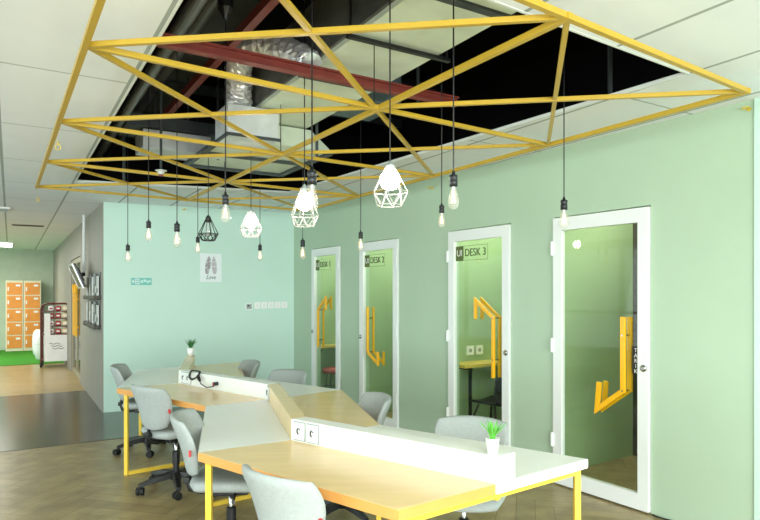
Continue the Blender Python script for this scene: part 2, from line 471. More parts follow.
# ------------------------------------------------------------------ glazed booth doors
DRZ = math.atan2(-WD.y, -WD.x)
def dloc(T, px, py, yo):
    """room ray through the photo pixel meets the door plane at depth yo: returns local x, z"""
    O = wpt(T); kx = (px - CX) / FP
    s = (O.x * WN.x + O.y * WN.y + yo) / (kx * WN.x + WN.y)
    P = Vector((kx * s, s)); x = (P - Vector((O.x, O.y))).dot(-WD)
    return x, H - (py - CY) * s / FP
def flat_path(bm, pts, wd, y0, y1):
    """mitred flat strip following pts in the door plane between depths y0 and y1"""
    P = [Vector(p) for p in pts]; n = len(P); Lf = []; Rt = []
    for i in range(n):
        if i == 0: t = (P[1] - P[0]).normalized(); m_ = Vector((-t.y, t.x)); k = 1
        elif i == n - 1: t = (P[-1] - P[-2]).normalized(); m_ = Vector((-t.y, t.x)); k = 1
        else:
            a = (P[i] - P[i - 1]).normalized(); b = (P[i + 1] - P[i]).normalized()
            m_ = (Vector((-a.y, a.x)) + Vector((-b.y, b.x))).normalized(); k = 1 / max(.3, m_.dot(Vector((-a.y, a.x))))
        Lf.append(P[i] + m_ * wd / 2 * k); Rt.append(P[i] - m_ * wd / 2 * k)
    for i in range(n - 1):
        q = [Rt[i], Rt[i + 1], Lf[i + 1], Lf[i]]
        quadbox(bm, [Vector((p.x, y0, p.y)) for p in q] + [Vector((p.x, y1, p.y)) for p in q])
handles = [
    ([(317.9, 347), (317.9, 310), (325.5, 298), (325.5, 310)], 0.030),
    ([(367.4, 307), (367.4, 352), (377.6, 364), (377.6, 352)], 0.030),
    ([(475.3, 319), (475.3, 300), (493, 318), (493, 378)], 0.030),
    ([(622.8, 317), (622.8, 391), (597, 409), (599, 382)], 0.036)]
specs = [('DESK 1', -1, 1), ('DESK 2', -1, 2), ('DESK 3', 1, 3), (None, 1, 4)]
for (tl, tr), (hp, hw), (txt, hinge, idx) in zip(doors, handles, specs):
    w = tl - tr; O = wpt(tl)
    D = sempty('door_%d' % idx, O, DRZ)
    def part(name, bm, m, par=D, **k): return obj(name, bm, m, par, world=False, **k)
    z0, z1 = 0.012, DH - 0.012; fw = 0.085; g_ = 0.004
    bm = BM()
    box(bm, g_, fw, -.025, .02, z0, z1); box(bm, w - fw, w - g_, -.025, .02, z0, z1)
    box(bm, fw, w - fw, -.025, .02, z1 - .1, z1); box(bm, fw, w - fw, -.025, .02, z0, z0 + .11)
    part('door_frame', bm, M_white)
    bm = BM(); box(bm, fw - .005, w - fw + .005, -.004, .004, z0 + .1, z1 - .09); part('glass_pane', bm, M_glass)
    bm = BM()
    xh = 0.0 if hinge > 0 else w
    for z in (.3, 1.05, 1.82):
        bm = BM(); lathe(bm, (xh, -.032, z), [(0, 0), (.011, 0), (.011, .11), (0, .11)], 10)
        box(bm, xh - .018, xh + .018, -.03, -.024, z + .005, z + .105); part('hinge', bm, M_white)
    xl = w - fw * .42 if hinge > 0 else fw * .42
    bm = BM()
    Mx = Matrix.Rotation(math.pi / 2, 4, 'X')
    lathe(bm, (xl, -.022, 1.0), [(0, 0), (.024, 0), (.024, .012), (0.012, .02), (0, .02)], 14, Mx); part('lock', bm, M_chrome)
    pts = [dloc(tl, x, y, -.05) for x, y in hp]
    h = None
    for y0, y1 in ((-.058, -.036), (.022, .042)):
        bm = BM(); flat_path(bm, pts, hw, y0, y1)
        h = part('handle', bm, M_yelH, bevel=.002)
    # through bolts joining the two handle plates
    if idx in (4, 2, 1): q = [pts[1], (pts[0][0] * .75 + pts[1][0] * .25, pts[0][1] * .75 + pts[1][1] * .25)] if idx != 1 else [pts[1], (pts[0][0] * .8 + pts[1][0] * .2, pts[0][1] * .8 + pts[1][1] * .2)]
    else: q = [pts[2], (pts[3][0] * .7 + pts[2][0] * .3, pts[3][1] * .7 + pts[2][1] * .3)]
    for (x, z) in q:
        bm = BM(); lathe(bm, (x, .045, z), [(0, 0), (.007, 0), (.007, .106), (0, .106)], 10, Mx); part('bolt', bm, M_chrome)
    if txt:
        sx0 = fw + .012; zt = 1.965; s = w / .8
        bm = BM(); box(bm, sx0, sx0 + .105 * s, -.0062, -.0045, zt - .14, zt); pl = part('sign_plate', bm, M_olive)
        MT = Matrix.Translation((sx0 + .012, -.0068, zt - .095)) @ Mx
        part('sign_lettering', text_bm('UI', .085, MT, .0005), M_white, pl)
        MT = Matrix.Translation((sx0 + .125 * s, -.0062, zt - .098)) @ Mx
        part('sign_lettering', text_bm(txt, .1, MT, .0022, sx=.92), mat('sign_dark_green', (62, 78, 40), .5))
        bm = BM(); x1 = sx0 + .43 * s
        box(bm, sx0 + .105 * s, x1, -.0058, -.0045, zt - .138, zt - .135); box(bm, x1 - .003, x1, -.0058, -.0045, zt - .138, zt)
        box(bm, sx0 + .105 * s, x1, -.0058, -.0045, zt - .003, zt)
        part('sign_outline', bm, M_olive)
    else:
        a = dloc(tl, 632, 346, -.01); b = dloc(tl, 638, 374, -.01); x0, x1 = a[0], a[0] + .055; zt, zb = a[1], b[1]
        bm = BM(); box(bm, x0, x1, -.007, -.0045, zb, zt); pl = part('pull_sign', bm, mat('sign_black', (18, 20, 18), .4))
        bm = BM(); sz = (zt - zb) / 5.2
        for i, ch in enumerate('TARIK'):
            MT = Matrix.Translation(((x0 + x1) / 2, -.0078, zt - sz * (i + 1) - .004)) @ Mx
            text_bm(ch, sz * 1.05, MT, .0006, bm, 'CENTER')
        part('sign_lettering', bm, M_white, pl)
# door lining
for (tl, tr), s in zip(doors, specs):
    pass

# booth ceiling lamps and furniture -------------------------------------------
def boothp(t, dep, z=0): p = W0 + WD * t + WN * dep; return Vector((p.x, p.y, z))
blabels = ['small square lamp on the ceiling inside the booth behind the DESK 1 door', 'small square lamp on the ceiling inside the booth behind the DESK 2 door',
           'small square lamp on the ceiling inside the booth behind the DESK 3 door', 'small square lamp on the ceiling inside the booth behind the TARIK door']
for i, (tm, lb) in enumerate(zip((4.7, 3.3, 1.7, 0.35), blabels)):
    T = thing('ceiling_lamp', lb, 'lamp', boothp(tm, .7, CEIL - .04), DRZ, 'booth ceiling lamps')
    bm = BM(); box(bm, -.17, .17, -.17, .17, .02, .04); obj('lamp_frame', bm, M_white, T, world=False)
    bm = BM(); box(bm, -.15, .15, -.15, .15, .005, .022); obj('diffuser', bm, M_boothL, T, world=False)

# booth 3: narrow desk along the side partition, wall sockets, black chair
T = thing('booth_desk', 'narrow yellow wall desk inside the booth behind the DESK 3 door', 'desk', boothp(2.23, .66), DRZ)
bm = BM(); box(bm, -.135, .135, -.50, .52, .775, .805); obj('tabletop', bm, M_ydesk, T, world=False)
for y_ in (-.4, .42):
    bm = BM(); bar(bm, (.1, y_, 0), (.1, y_, .775), .025); bar(bm, (-.12, y_, .76), (.12, y_, .76), .025); obj('leg', bm, M_plast, T, world=False)
for k, dx in enumerate((0.47, .60)):
    T = thing('wall_socket', ['left', 'right'][k] + ' white wall socket above the yellow desk in the DESK 3 booth', 'socket', boothp(2.3695, dx, .87), DRZ + math.pi / 2, 'sockets in the DESK 3 booth')
    bm = BM(); box(bm, -.048, .048, -.012, 0, 0, .095); 
    obj('face_plate', bm, M_pot, T, world=False)
    bm = BM(); Mx = Matrix.Rotation(math.pi / 2, 4, 'X'); lathe(bm, (0, -.012, .047), [(0, 0), (.02, 0), (.02, .003), (0, .003)], 12, Mx); obj('outlet', bm, M_gplate, T, world=False)
def booth_chair(label, loc, rz, col):
    T = thing('shell_chair', label, 'chair', loc, rz)
    bm = BM(); pillow(bm, .21, .2, .016, lambda x, y, w: Vector((x, y, .44 + w + .04 * (x / .21) ** 2))); obj('seat', bm, col, T, True, world=False)
    bm = BM(); pillow(bm, .2, .2, .014, lambda x, y, w: Vector((x, -.2 - .12 * (y + .2) - w + .05 * (x / .2) ** 2, .64 + y))); obj('backrest', bm, col, T, True, world=False)
    for a, b in ((-1, -1), (1, -1), (1, 1), (-1, 1)):
        bm = BM(); tube(bm, [(a * .10, b * .10, .43), (a * .22, b * .22, 0)], .011, 8); obj('leg', bm, M_plast, T, world=False)
booth_chair('black shell chair with thin splayed legs behind the DESK 3 door glass', boothp(1.93, .38), DRZ + 1.7, M_plast)
T = thing('wall_shelf', 'pale yellow wall shelf on brackets behind the DESK 1 door glass', 'shelf', boothp(5.41, .6), DRZ)
bm = BM(); box(bm, -.135, .135, -.5, .5, .73, .76); obj('shelf_board', bm, M_ydesk, T, world=False)
for y_ in (-.3, .3):
    bm = BM(); bar(bm, (-.13, y_, .5), (.1, y_, .73), .02); bar(bm, (-.13, y_, .48), (-.13, y_, .73), .02); obj('bracket', bm, M_chrome, T, world=False)
T = thing('round_stool', 'red topped round stool with metal legs behind the DESK 1 door glass', 'stool', boothp(5.05, .36), 0)
bm = BM(); lathe(bm, (0, 0, .40), [(0, 0), (.16, 0), (.175, .02), (.17, .06), (.1, .075), (0, .078)], 20); obj('seat', bm, mat('stool_red', (170, 70, 64), .5), T, True, world=False)
for k in range(4):
    a = k * math.pi / 2 + .5; bm = BM(); tube(bm, [(.11 * math.cos(a), .11 * math.sin(a), .4), (.17 * math.cos(a), .17 * math.sin(a), 0)], .011, 8); obj('leg', bm, M_chrome, T, world=False)
bm = BM(); tube(bm, [(.155 * math.cos(k * math.pi / 8), .155 * math.sin(k * math.pi / 8), .2) for k in range(16)], .007, 6, True); obj('foot_ring', bm, M_chrome, T, world=False)

# corridor glass doors (two leaves) in the grey wall -----------------------------
for k, (u0, u1) in enumerate(((G0, (G0 + G1) / 2), ((G0 + G1) / 2, G1))):
    rz = math.atan2(UD.y, UD.x); O = uv(u0, 1.04); w = u1 - u0
    D = sempty('door_%d' % (5 + k), O, rz)
    bm = BM(); f = .06
    box(bm, .004, f, -.02, .02, .01, GT - .01); box(bm, w - f, w - .004, -.02, .02, .01, GT - .01)
    box(bm, f, w - f, -.02, .02, GT - .09, GT - .01); box(bm, f, w - f, -.02, .02, .01, .1)
    obj('door_frame', bm, mat('grey_door_frame', (150, 142, 120), .4), D, world=False)
    bm = BM(); box(bm, f - .005, w - f + .005, -.004, .004, .09, GT - .08); obj('glass_pane', bm, M_glass, D, world=False)
    for dx in (-.1, .1):
        bm = BM(); s = w - .22 if k == 0 else .22
        flat_path(bm, [(s + dx, .75), (s + dx, 1.5), (s + dx * 2.2, 1.66)], .06, .035, .06)
        for z in (.9, 1.4): box(bm, s + dx - .012, s + dx + .012, .0, .04, z, z + .02)
        obj('handle', bm, M_yelH, D, world=False)
# orange stand-in behind the glass, added for the reflection of the lockers
T = thing('locker_reflection_standin', 'tall orange stand-in added behind the corridor glass doors for the reflection of the lockers', 'reflection stand-in', uv(13.2, 2.6), RZ)
bm = BM(); box(bm, -.28, .28, -1.2, 1.2, 0, 2.1); obj('reflection_body', bm, M_cream, T, world=False)
for k in range(4):
    bm = BM(); y = -1.2 + k * .6; box(bm, -.3, -.28, y + .02, y + .58, .1, 2.0); o = obj('reflection_door', bm, M_orange, T, world=False)
    bm = BM(); box(bm, -.32, -.3, y + .08, y + .1, 1, 1.2); obj('reflection_handle', bm, M_chrome, o, world=False)

# ------------------------------------------------------------------ DESKS
ZT, ZB = 0.72, 0.678
Fp = [(.066, 2.25), (-.91, 3.06), (-1.232, 4.32), (-2.21, 5.13), (-2.54, 6.39)]
Rp = [(1.0, 2.94), (-.002, 3.71), (-.323, 5.05), (-1.30, 5.84), (-1.63, 7.07)]
Sp = [(.486, 2.555), (-.484, 3.32), (-.841, 4.58), (-1.79, 5.42), (-2.12, 6.68)]   # front foot of the cable spine
Fp = [Vector(p) for p in Fp]; Rp = [Vector(p) for p in Rp]; Sp = [Vector(p) for p in Sp]
SW = 0.098
Sb = [s + (r - s).normalized() * SW for s, r in zip(Sp, Rp)]
T = thing('zigzag_workstation', 'long zigzag shared workstation of alternating birch and white tops on yellow steel legs', 'desk', (Sp[2].x, Sp[2].y, 0))
front_m = [M_wood, M_wlam, M_wood, M_wlam]; back_m = [M_wlam, M_wood, M_wlam, M_wood]
for i in range(4):
    lab = {M_wood.name: 'birch coloured top with orange edge', M_wlam.name: 'white top'}
    for A, B, ms in ((Fp, Sp, front_m), (Rp, Sb, back_m)):
        g_ = 0.0015
        a0, a1, b1, b0 = A[i], A[i + 1], (Sp if A is Fp else Sb)[i + 1], (Sp if A is Fp else Sb)[i]
        c = (a0 + a1 + b0 + b1) / 4
        P = [p + (c - p).normalized() * g_ for p in (a0, a1, b1, b0)]
        bm = BM(); prism(bm, P, ZB, ZT); o = obj('tabletop', bm, ms[i], T); o['label'] = lab[ms[i].name]
        wood = ms[i] is M_wood
        bm = BM()
        d = (a1 - a0).normalized(); n = Vector((d.y, -d.x)); n = n if n.dot(a0 - b0) > 0 else -n
        prism(bm, [a0, a1, a1 + n * .003, a0 + n * .003], ZB - .001, ZT - .0015)
        if i == 0:
            d2 = (b0 - a0).normalized(); n2 = Vector((d2.y, -d2.x)); n2 = n2 if n2.dot(a0 - a1) > 0 else -n2
            prism(bm, [a0, b0, b0 + n2 * .003, a0 + n2 * .003], ZB - .001, ZT - .0015)
        obj('edge_band', bm, M_edge if wood else M_wlam, o)
# spine, hollow power box along the middle
spine_m = [M_wlam, M_wood, M_wlam, M_wood]
for i in range(4):
    bm = BM(); prism(bm, [Sp[i], Sp[i + 1], Sb[i + 1], Sb[i]], ZB, ZT + .115)
    o = obj('power_spine', bm, spine_m[i], T, bevel=.003)
    o['label'] = 'white raised cable spine' if i % 2 == 0 else 'birch raised cable spine'
    d = (Sp[i + 1] - Sp[i]).normalized(); n = Vector((d.y, -d.x)); n = n if n.dot(Fp[i] - Sp[i]) > 0 else -n
    if i == 0:
        # end cap
        e = (Sb[0] - Sp[0]).normalized(); q = Sp[0] - d * .012 - e * .006; 
        bm = BM(); prism(bm, [q, q + d * .02, q + d * .02 + e * (SW + .012), q + e * (SW + .012)], ZB + .001, ZT + .118)
        obj('spine_end_cap', bm, M_white, o, bevel=.002)
    ks = {0: (.945, .865), 1: (.97,), 2: (.93, .87), 3: ()}[i]
    for k in ks:
        c = Sp[i] + (Sp[i + 1] - Sp[i]) * k
        R = Matrix(((d.x, n.x, 0, c.x), (d.y, n.y, 0, c.y), (0, 0, 1, 0), (0, 0, 0, 1)))
        bm = BM(); box(bm, -.044, .044, 0, .003, ZT + .006, ZT + .109, R); obj('socket_recess_shade', bm, M_gplate, o)  # grey border paints the recess shading around the socket plate
        bm = BM(); box(bm, -.037, .037, 0, .010, ZT + .012, ZT + .103, R)
        so = obj('socket_plate', bm, M_white, o, bevel=.002)
        bm = BM()
        pts = [R @ Vector((-.009 * s_, .012, ZT + z)) for s_, z in ((0, .076), (-1, .064), (-1, .052), (0, .042))]
        tube(bm, pts, .004, 6); tube(bm, [R @ Vector((-.01, .012, ZT + .066)), R @ Vector((-.01, .012, ZT + .072))], .004, 6)
        obj('socket_slot', bm, M_sock, so)
# leg frames
for i in range(5):
    a, b = Fp[i], Rp[i]; e = (b - a).normalized()
    along = (Fp[min(i + 1, 4)] - Fp[max(i - 1, 0)]).normalized()
    sh = {0: .03, 4: -.03}.get(i, 0.0)
    a2 = a + e * .035 + along * sh; b2 = b - e * .035 + along * sh; s = .029
    if i in (1, 3):
        q_ = (Fp[i - 1] - Fp[i]).normalized() * (.03, .08)[i // 2]; a2 = a2 + q_; b2 = b2 + q_
    bm = BM()
    for p in (a2, b2): bar(bm, (p.x, p.y, 0), (p.x, p.y, ZB), s)
    ea = Vector((e.x, e.y, 0)) * s / 2
    for z in (s / 2, ZB - s / 2): bar(bm, Vector((a2.x, a2.y, z)) + ea, Vector((b2.x, b2.y, z)) - ea, s)
    obj('leg_frame', bm, M_yelD, T)
    if i < 4:
        bm = BM(); A = (a2 + b2) / 2; a3 = Fp[i + 1]; b3 = Rp[i + 1]; Bm = (a3 + b3) / 2
        bar(bm, (A.x, A.y, ZB - .03), (Bm.x, Bm.y, ZB - .03), .03); obj('under_beam', bm, M_yelD, T)

# coiled black cable on far spine
bm = BM(); i = 2; d3 = (Sp[3] - Sp[2]).normalized(); n3 = Vector((d3.y, -d3.x)); n3 = n3 if n3.dot(Fp[2] - Sp[2]) > 0 else -n3
base = Sp[2] + (Sp[3] - Sp[2]) * .745
def cp(a, off, z): q = base + d3 * a + n3 * off; return Vector((q.x, q.y, z))
zt = ZT + .115
pts = []
for k in range(64):
    a = k / 16 * 2 * math.pi; r = .068 + .008 * math.sin(k * .9)
    al = r * math.cos(a); ac = .030 * math.sin(a)
    off = .004 + ac + (k % 5) * .002; z = zt + .012 + .0015 * (k / 16)
    if off > .004: z = zt + .012 - (off) * 1.6
    pts.append(cp(.03 - al, off + .012, z))
pts += [cp(-.06, .035, zt - .045), cp(-.12, .05, zt - .075), cp(-.20, .05, zt - .095), cp(-.26, .03, zt - .085), cp(-.285, .012, zt - .062)]
tube(bm, pts, .0045, 8)
T = thing('power_cable', 'black coiled power cable hanging over the white spine of the far desk', 'cable', cp(0, 0, zt))
obj('cord', bm, M_blk, T, True)
bm = BM(); tube(bm, [cp(-.282, .0, zt - .06), cp(-.282, .04, zt - .06)], .016, 10); obj('plug', bm, M_sock, T)
bm = BM(); tube(bm, [cp(-.282, .04, zt - .06), cp(-.282, .045, zt - .06)], .009, 10); obj('plug_cap', bm, M_tag, T)
bm = BM(); tube(bm, [cp(-.03, .028, zt - .018), cp(-.05, .032, zt - .03), cp(-.08, .038, zt - .052)], [.012, .016, .012], 8); obj('cable_tie', bm, M_blk, T)

# plants
def plant(label, loc, s, col, seed):
    rnd = random.Random(seed)
    T = thing('potted_plant', label, 'plant', loc)
    bm = BM(); lathe(bm, (0, 0, 0), [(0, 0), (.021 * s, 0), (.030 * s, .066 * s), (.027 * s, .066 * s), (.025 * s, .055 * s), (0, .055 * s)], 20); obj('pot', bm, M_pot, T, True, world=False)
    bm = BM(); lathe(bm, (0, 0, .054 * s), [(0, 0), (.024 * s, 0), (.0, .006 * s)], 14); obj('soil', bm, M_soil, T, world=False)
    bm = BM()
    for k in range(26):
        a = rnd.uniform(0, 6.28); lean = rnd.uniform(.05, .62); L = rnd.uniform(.06, .095) * s; wd = .0055 * s
        o = Vector((.008 * s * math.cos(a), .008 * s * math.sin(a), .056 * s)); dr = Vector((math.cos(a), math.sin(a), 0)); sd = Vector((-dr.y, dr.x, 0))
        prev = None
        for j in range(6):
            f = j / 5; c = o + dr * (L * lean * f * f * .9 + f * .008 * s) + Vector((0, 0, L * f * (1 - .25 * lean * f)))
            ww = wd * (1 - f) ** .6 * (.6 + f) + .0003
            cur = [bm.verts.new(c - sd * ww), bm.verts.new(c + Vector((0, 0, -.0018 * s)) + dr * .001), bm.verts.new(c + sd * ww)]
            if prev: bm.faces.new((prev[0], prev[1], cur[1], cur[0])); bm.faces.new((prev[1], prev[2], cur[2], cur[1]))
            prev = cur
    obj('foliage', bm, col, T, world=False)
pe = (Sp[0] + Sb[0]) / 2 + (Sp[1] - Sp[0]).normalized() * .045 - (Sb[0] - Sp[0]).normalized() * .012
plant('small spiky green plant in a white pot on the near end of the white spine', (pe.x, pe.y, zt), 1.0, M_leaf, 3)
pe = (Sp[4] + Sb[4]) / 2 - (Sp[4] - Sp[3]).normalized() * .05
plant('tiny dark green plant in a white pot on the far end of the birch spine', (pe.x, pe.y, zt), 1.35, M_leafd, 5)

# ------------------------------------------------------------------ CHAIRS
def make_chair():
    T = thing('office_chair', '', 'chair')
    def P(name, bm, m, par=T, **k): return obj(name, bm, m, par, world=False, **k)
    bm = BM()
    def sf(x, y, w):
        return Vector((x * (1 - .10 * (-y / .22)), y, .445 + w - .03 * max(0, y / .22) ** 3 + .012 * (x / .23) ** 2))
    pillow(bm, .235, .225, .036, sf, 20, .6, 6); P('seat', bm, M_fab, smooth=True)
    bm = BM()
    def bf(x, y, w):
        v = (y + .19) / .38                      # 0 bottom .. 1 top
        k = .62 + .46 * v - .08 * v * v
        zz = .478 + v * .362 - .02 * (1 - (x / .235) ** 2) * v
        yy = -.215 - .03 * v * v - .075 * v + .085 * (abs(x) / .235) ** 2.2 * (.55 + .45 * v) + .012 * math.sin(v * 3.14)
        return Vector((x * k, yy + w, zz))
    pillow(bm, .25, .19, .030, bf, 24, .62, 6); bk = P('backrest', bm, M_fab, smooth=True)
    bm = BM(); box(bm, .198, .212, -.204, -.192, .625, .655); t_ = P('label_tag', bm, M_tag, bk)
    bm = BM()
    tube(bm, [(0, -.05, .395), (0, -.17, .385), (0, -.225, .40), (0, -.238, .44), (0, -.235, .49)], [.02, .02, .02, .017, .012], 10); P('back_support', bm, M_plast, smooth=True)
    bm = BM(); box(bm, -.035, .035, -.262, -.225, .435, .468); P('back_bracket', bm, M_plast, bevel=.006)
    bm = BM(); box(bm, -.09, .09, -.11, .1, .372, .412); P('seat_mechanism', bm, M_plast, bevel=.008)
    bm = BM(); tube(bm, [(.08, .03, .385), (.19, .03, .38), (.235, .03, .386)], [.006, .006, .011], 8); P('lever', bm, M_plast)
    bm = BM(); lathe(bm, (0, 0, .2), [(0, 0), (.014, 0), (.014, .18), (0, .18)], 14); g_ = P('gas_piston', bm, M_chrome, smooth=True)
    bm = BM(); lathe(bm, (0, 0, .085), [(0, 0), (.024, 0), (.024, .1), (.028, .1), (.028, .20), (.02, .205), (0, .205)], 14); P('gas_sleeve', bm, M_plast)
    bm = BM(); lathe(bm, (0, 0, .075), [(0, 0), (.045, 0), (.05, .02), (.042, .062), (0, .066)], 18); P('base_hub', bm, M_plast)
    for k in range(5):
        a = k * 2 * math.pi / 5 + .35; c, s = math.cos(a), math.sin(a)
        bm = BM(); p0 = Vector((c * .03, s * .03, .112)); p1 = Vector((c * .16, s * .16, .100)); p2 = Vector((c * .285, s * .285, .074))
        sd = Vector((-s, c, 0)); rings = []
        for p, w, h in ((p0, .036, .050), (p1, .029, .042), (p2, .019, .026)):
            rings.append([bm.verts.new(p + q) for q in (-sd * w - Vector((0, 0, h * .45)), sd * w - Vector((0, 0, h * .45)), sd * w * .7 + Vector((0, 0, h * .45)), -sd * w * .7 + Vector((0, 0, h * .45)))])
        for r0, r1 in zip(rings, rings[1:]):
            for j in range(4): bm.faces.new((r0[j], r0[(j + 1) % 4], r1[(j + 1) % 4], r1[j]))
        bm.faces.new(rings[0][::-1]); bm.faces.new(rings[-1]); P('leg', bm, M_plast, bevel=.004)
        wa = a + 1.1 + k; wx, wy = math.cos(wa), math.sin(wa); R = Matrix.Rotation(math.pi / 2, 4, 'X'); R = Matrix.Rotation(wa, 4, 'Z') @ R
        bm = BM(); cx, cy = c * .278, s * .278; ax = Vector((-wy, wx, 0))
        bx = Vector((cx, cy, .029)) + Vector((wx, wy, 0)) * .012
        for sgn in (-1, 1):
            tube(bm, [bx + ax * (sgn * .008), bx + ax * (sgn * .026)], .029, 14)
        tube(bm, [(cx, cy, .05), (cx, cy, .085)], .008, 8); tube(bm, [bx + ax * -.008, bx + ax * .008], .02, 8)
        P('caster', bm, M_blk)
    return T
proto = make_chair()
# (backrest centre x, y), facing vector, seat-height scale, label
chairs = [
    ((-.418, 2.425), (.64, .77), 1.0, 'grey fabric office chair nearest the camera, backrest against the near birch desk edge'),
    ((-1.10, 3.46), (.985, .15), 1.03, 'grey office chair seen edge-on, tucked under the white middle desk top'),
    ((-1.738, 4.55), (.60, .80), 1.02, 'grey office chair with its black star base in full view beside the far birch desk'),
    ((-2.49, 5.84), (.97, .22), 1.02, 'grey office chair at the left end of the row, beside the mint back wall'),
    ((.545, 3.62), (-.32, -.95), .95, 'grey office chair behind the near white desk top, in front of the DESK 3 door'),
    ((-.02, 4.22), (-.93, -.37), 1.0, 'grey office chair in front of the DESK 2 door, past the birch middle top'),
    ((-.83, 5.62), (-.52, -.85), .99, 'grey office chair beyond the middle of the row, left of the DESK 1 door'),
    ((-1.34, 6.32), (-.85, -.53), 1.0, 'farthest grey office chair, small against the mint back wall by the white switches')]
for i, (p, f, s, lb) in enumerate(chairs):
    o = proto if i == 0 else copy_tree(proto)
    f = Vector(f).normalized(); c = Vector(p) + f * .25
    o.location = (c.x, c.y, 0); o.rotation_euler = (0, 0, math.atan2(f.y, f.x) - math.pi / 2)
    o.scale = (1, 1, s)
    st = (0, 20, 21, -10, 8, 30, 15, 0)[i]
    for ch in o.children:
        if ch.name.split('.')[0] in ('leg', 'caster', 'base_hub'): ch.rotation_euler = (0, 0, math.radians(st))
    o['label'] = lb; o['group'] = 'grey office chairs around the workstation'

# ------------------------------------------------------------------ YELLOW LATTICE
ZL = H + 1.04
def ln(i, j):                                # node i along u (0..4), j along v (0..2)
    v = (.265, 1.745, 3.235)[j]; u = 1.47 + 1.345 * i + .075 * v
    v = v - .012 * (u - 3.0) + (.035 if i == 0 and j == 1 else 0)
    return uv(u, v, ZL)
def mid(i, j): return (ln(i, j) + ln(i + 1, j + 1)) / 2
T = thing('ceiling_lattice', 'large yellow metal lattice of triangles hung flat below the ceiling opening', 'lattice', ln(2, 1))
segs = []
for j in range(3): segs.append((ln(0, j), ln(4, j), .026, 0))
for i in range(5): segs.append((ln(i, 0), ln(i, 2), .024, 0.001))
for i in range(4):
    for j in range(2):
        segs.append((ln(i, j), ln(i + 1, j + 1), .022, .002)); segs.append((ln(i + 1, j), ln(i, j + 1), .022, -.002))
for k, (a, b, w, dz) in enumerate(segs):
    bm = BM(); dzv = Vector((0, 0, dz + .0004 * k)); bar(bm, a + dzv, b + dzv, w, w, ext=.0 if k > 2 else .015)
    obj('bar', bm, M_yel, T)
for i in range(5):
    for j in range(3):
        p = ln(i, j)
        if not (0 < i < 4 and j == 1): continue
        bm = BM()
        tube(bm, [p, Vector((p.x, p.y, 2.93 if i == 2 else SLAB))], .003, 6); obj('hanger_rod', bm, M_plast, T)

# brass hooks
def hook(label, p, d):
    T = thing('brass_hook', label, 'hook', p, 0, 'brass screw hooks')
    d = Vector(d).normalized(); s, t = frame_of(d)
    bm = BM(); tube(bm, [p, p + d * .02], .004, 8); tube(bm, [p, p + d * .004], .014, 12); obj('shank', bm, M_brass, T)
    bm = BM(); tube(bm, [p + d * (.04 - .02 * math.cos(a)) + s * .02 * math.sin(a) for a in [k * 2 * math.pi / 14 for k in range(14)]], .004, 6, True); obj('ring', bm, M_brass, T)
def ceil_pt(px, py): d = FP * (CEIL - H) / (CY - py); return atd(px, d, py)
hook('brass hook screwed into the ceiling beside the left lattice bar', ceil_pt(58, 142), (0, 0, -1))
hook('brass hook screwed into the ceiling left of the far lattice corner', ceil_pt(38, 197), (0, 0, -1))
def bwp(px, py, off=0.0):
    k = (px - CX) / FP; O = BW0 + BWN * off
    s = (O.x * BWN.x + O.y * BWN.y) / (k * BWN.x + BWN.y); return atd(px, s, py)
hook('brass hook at the top of the mint back wall', bwp(184, 209.5), BWN)
t = wt(432.5); p = wpt(t); hook('brass hook on the sage wall between the DESK 2 and DESK 3 doors', Vector((p.x, p.y, H - (188 - CY) * p.y / FP)), (-WN.x, -WN.y, 0))
t = wt(749); p = wpt(t); hook('brass hook on the sage wall at the upper right corner of the photo', Vector((p.x, p.y, H - (109 - CY) * p.y / FP)), (-WN.x, -WN.y, 0))

# ------------------------------------------------------------------ PLENUM SERVICES
def lb(o, l, c, g=None): return tag(o, l, c, g)
def vubox(bm, v0, v1, u0, u1, z0, z1): box(bm, v0, v1, u0, u1, z0, z1, Matrix.Rotation(RZ, 4, 'Z'))
# main pale duct with black insulated flank
T = thing('air_duct', 'wide pale green air duct running lengthwise above the ceiling opening', 'duct', uv(4, 1.9, 2.95))
bm = BM(); vubox(bm, 1.62, 2.17, .4, 5.25, 2.93, 2.96); obj('duct_underside', bm, M_duct, T)
bm = BM(); vubox(bm, 1.60, 2.19, .4, 5.25, 2.96, 3.32); obj('duct_insulation', bm, M_blackduct, T)
for u in (2.3, 3.6, 4.9):
    bm = BM(); vubox(bm, 1.59, 2.2, u, u + .05, 2.915, 3.33); obj('duct_flange', bm, M_darkm, T)
for u in (2.9, 5.15):
    bm = BM()
    for v in (1.57, 2.22): p = uv(u, v); tube(bm, [(p.x, p.y, 2.9), (p.x, p.y, SLAB)], .008, 6)
    a = uv(u, 1.55, 2.905); b = uv(u, 2.24, 2.905); bar(bm, a, b, .03, .02); obj('duct_hanger', bm, M_plast, T)
# VAV box beside duct
T = thing('damper_box', 'blue grey metal damper box beside the pale duct', 'duct', uv(4.15, 2.4, 3.0))
bm = BM(); vubox(bm, 2.24, 2.62, 4.0, 4.5, 2.98, 3.3); obj('box_body', bm, mat('blue_grey_steel', (92, 112, 118), .5, noise=.2), T, bevel=.01)
bm = BM(); p = uv(4.25, 2.43); tube(bm, [(p.x, p.y, 3.3), (p.x, p.y, SLAB)], .01, 8); obj('hanger', bm, M_plast, T)
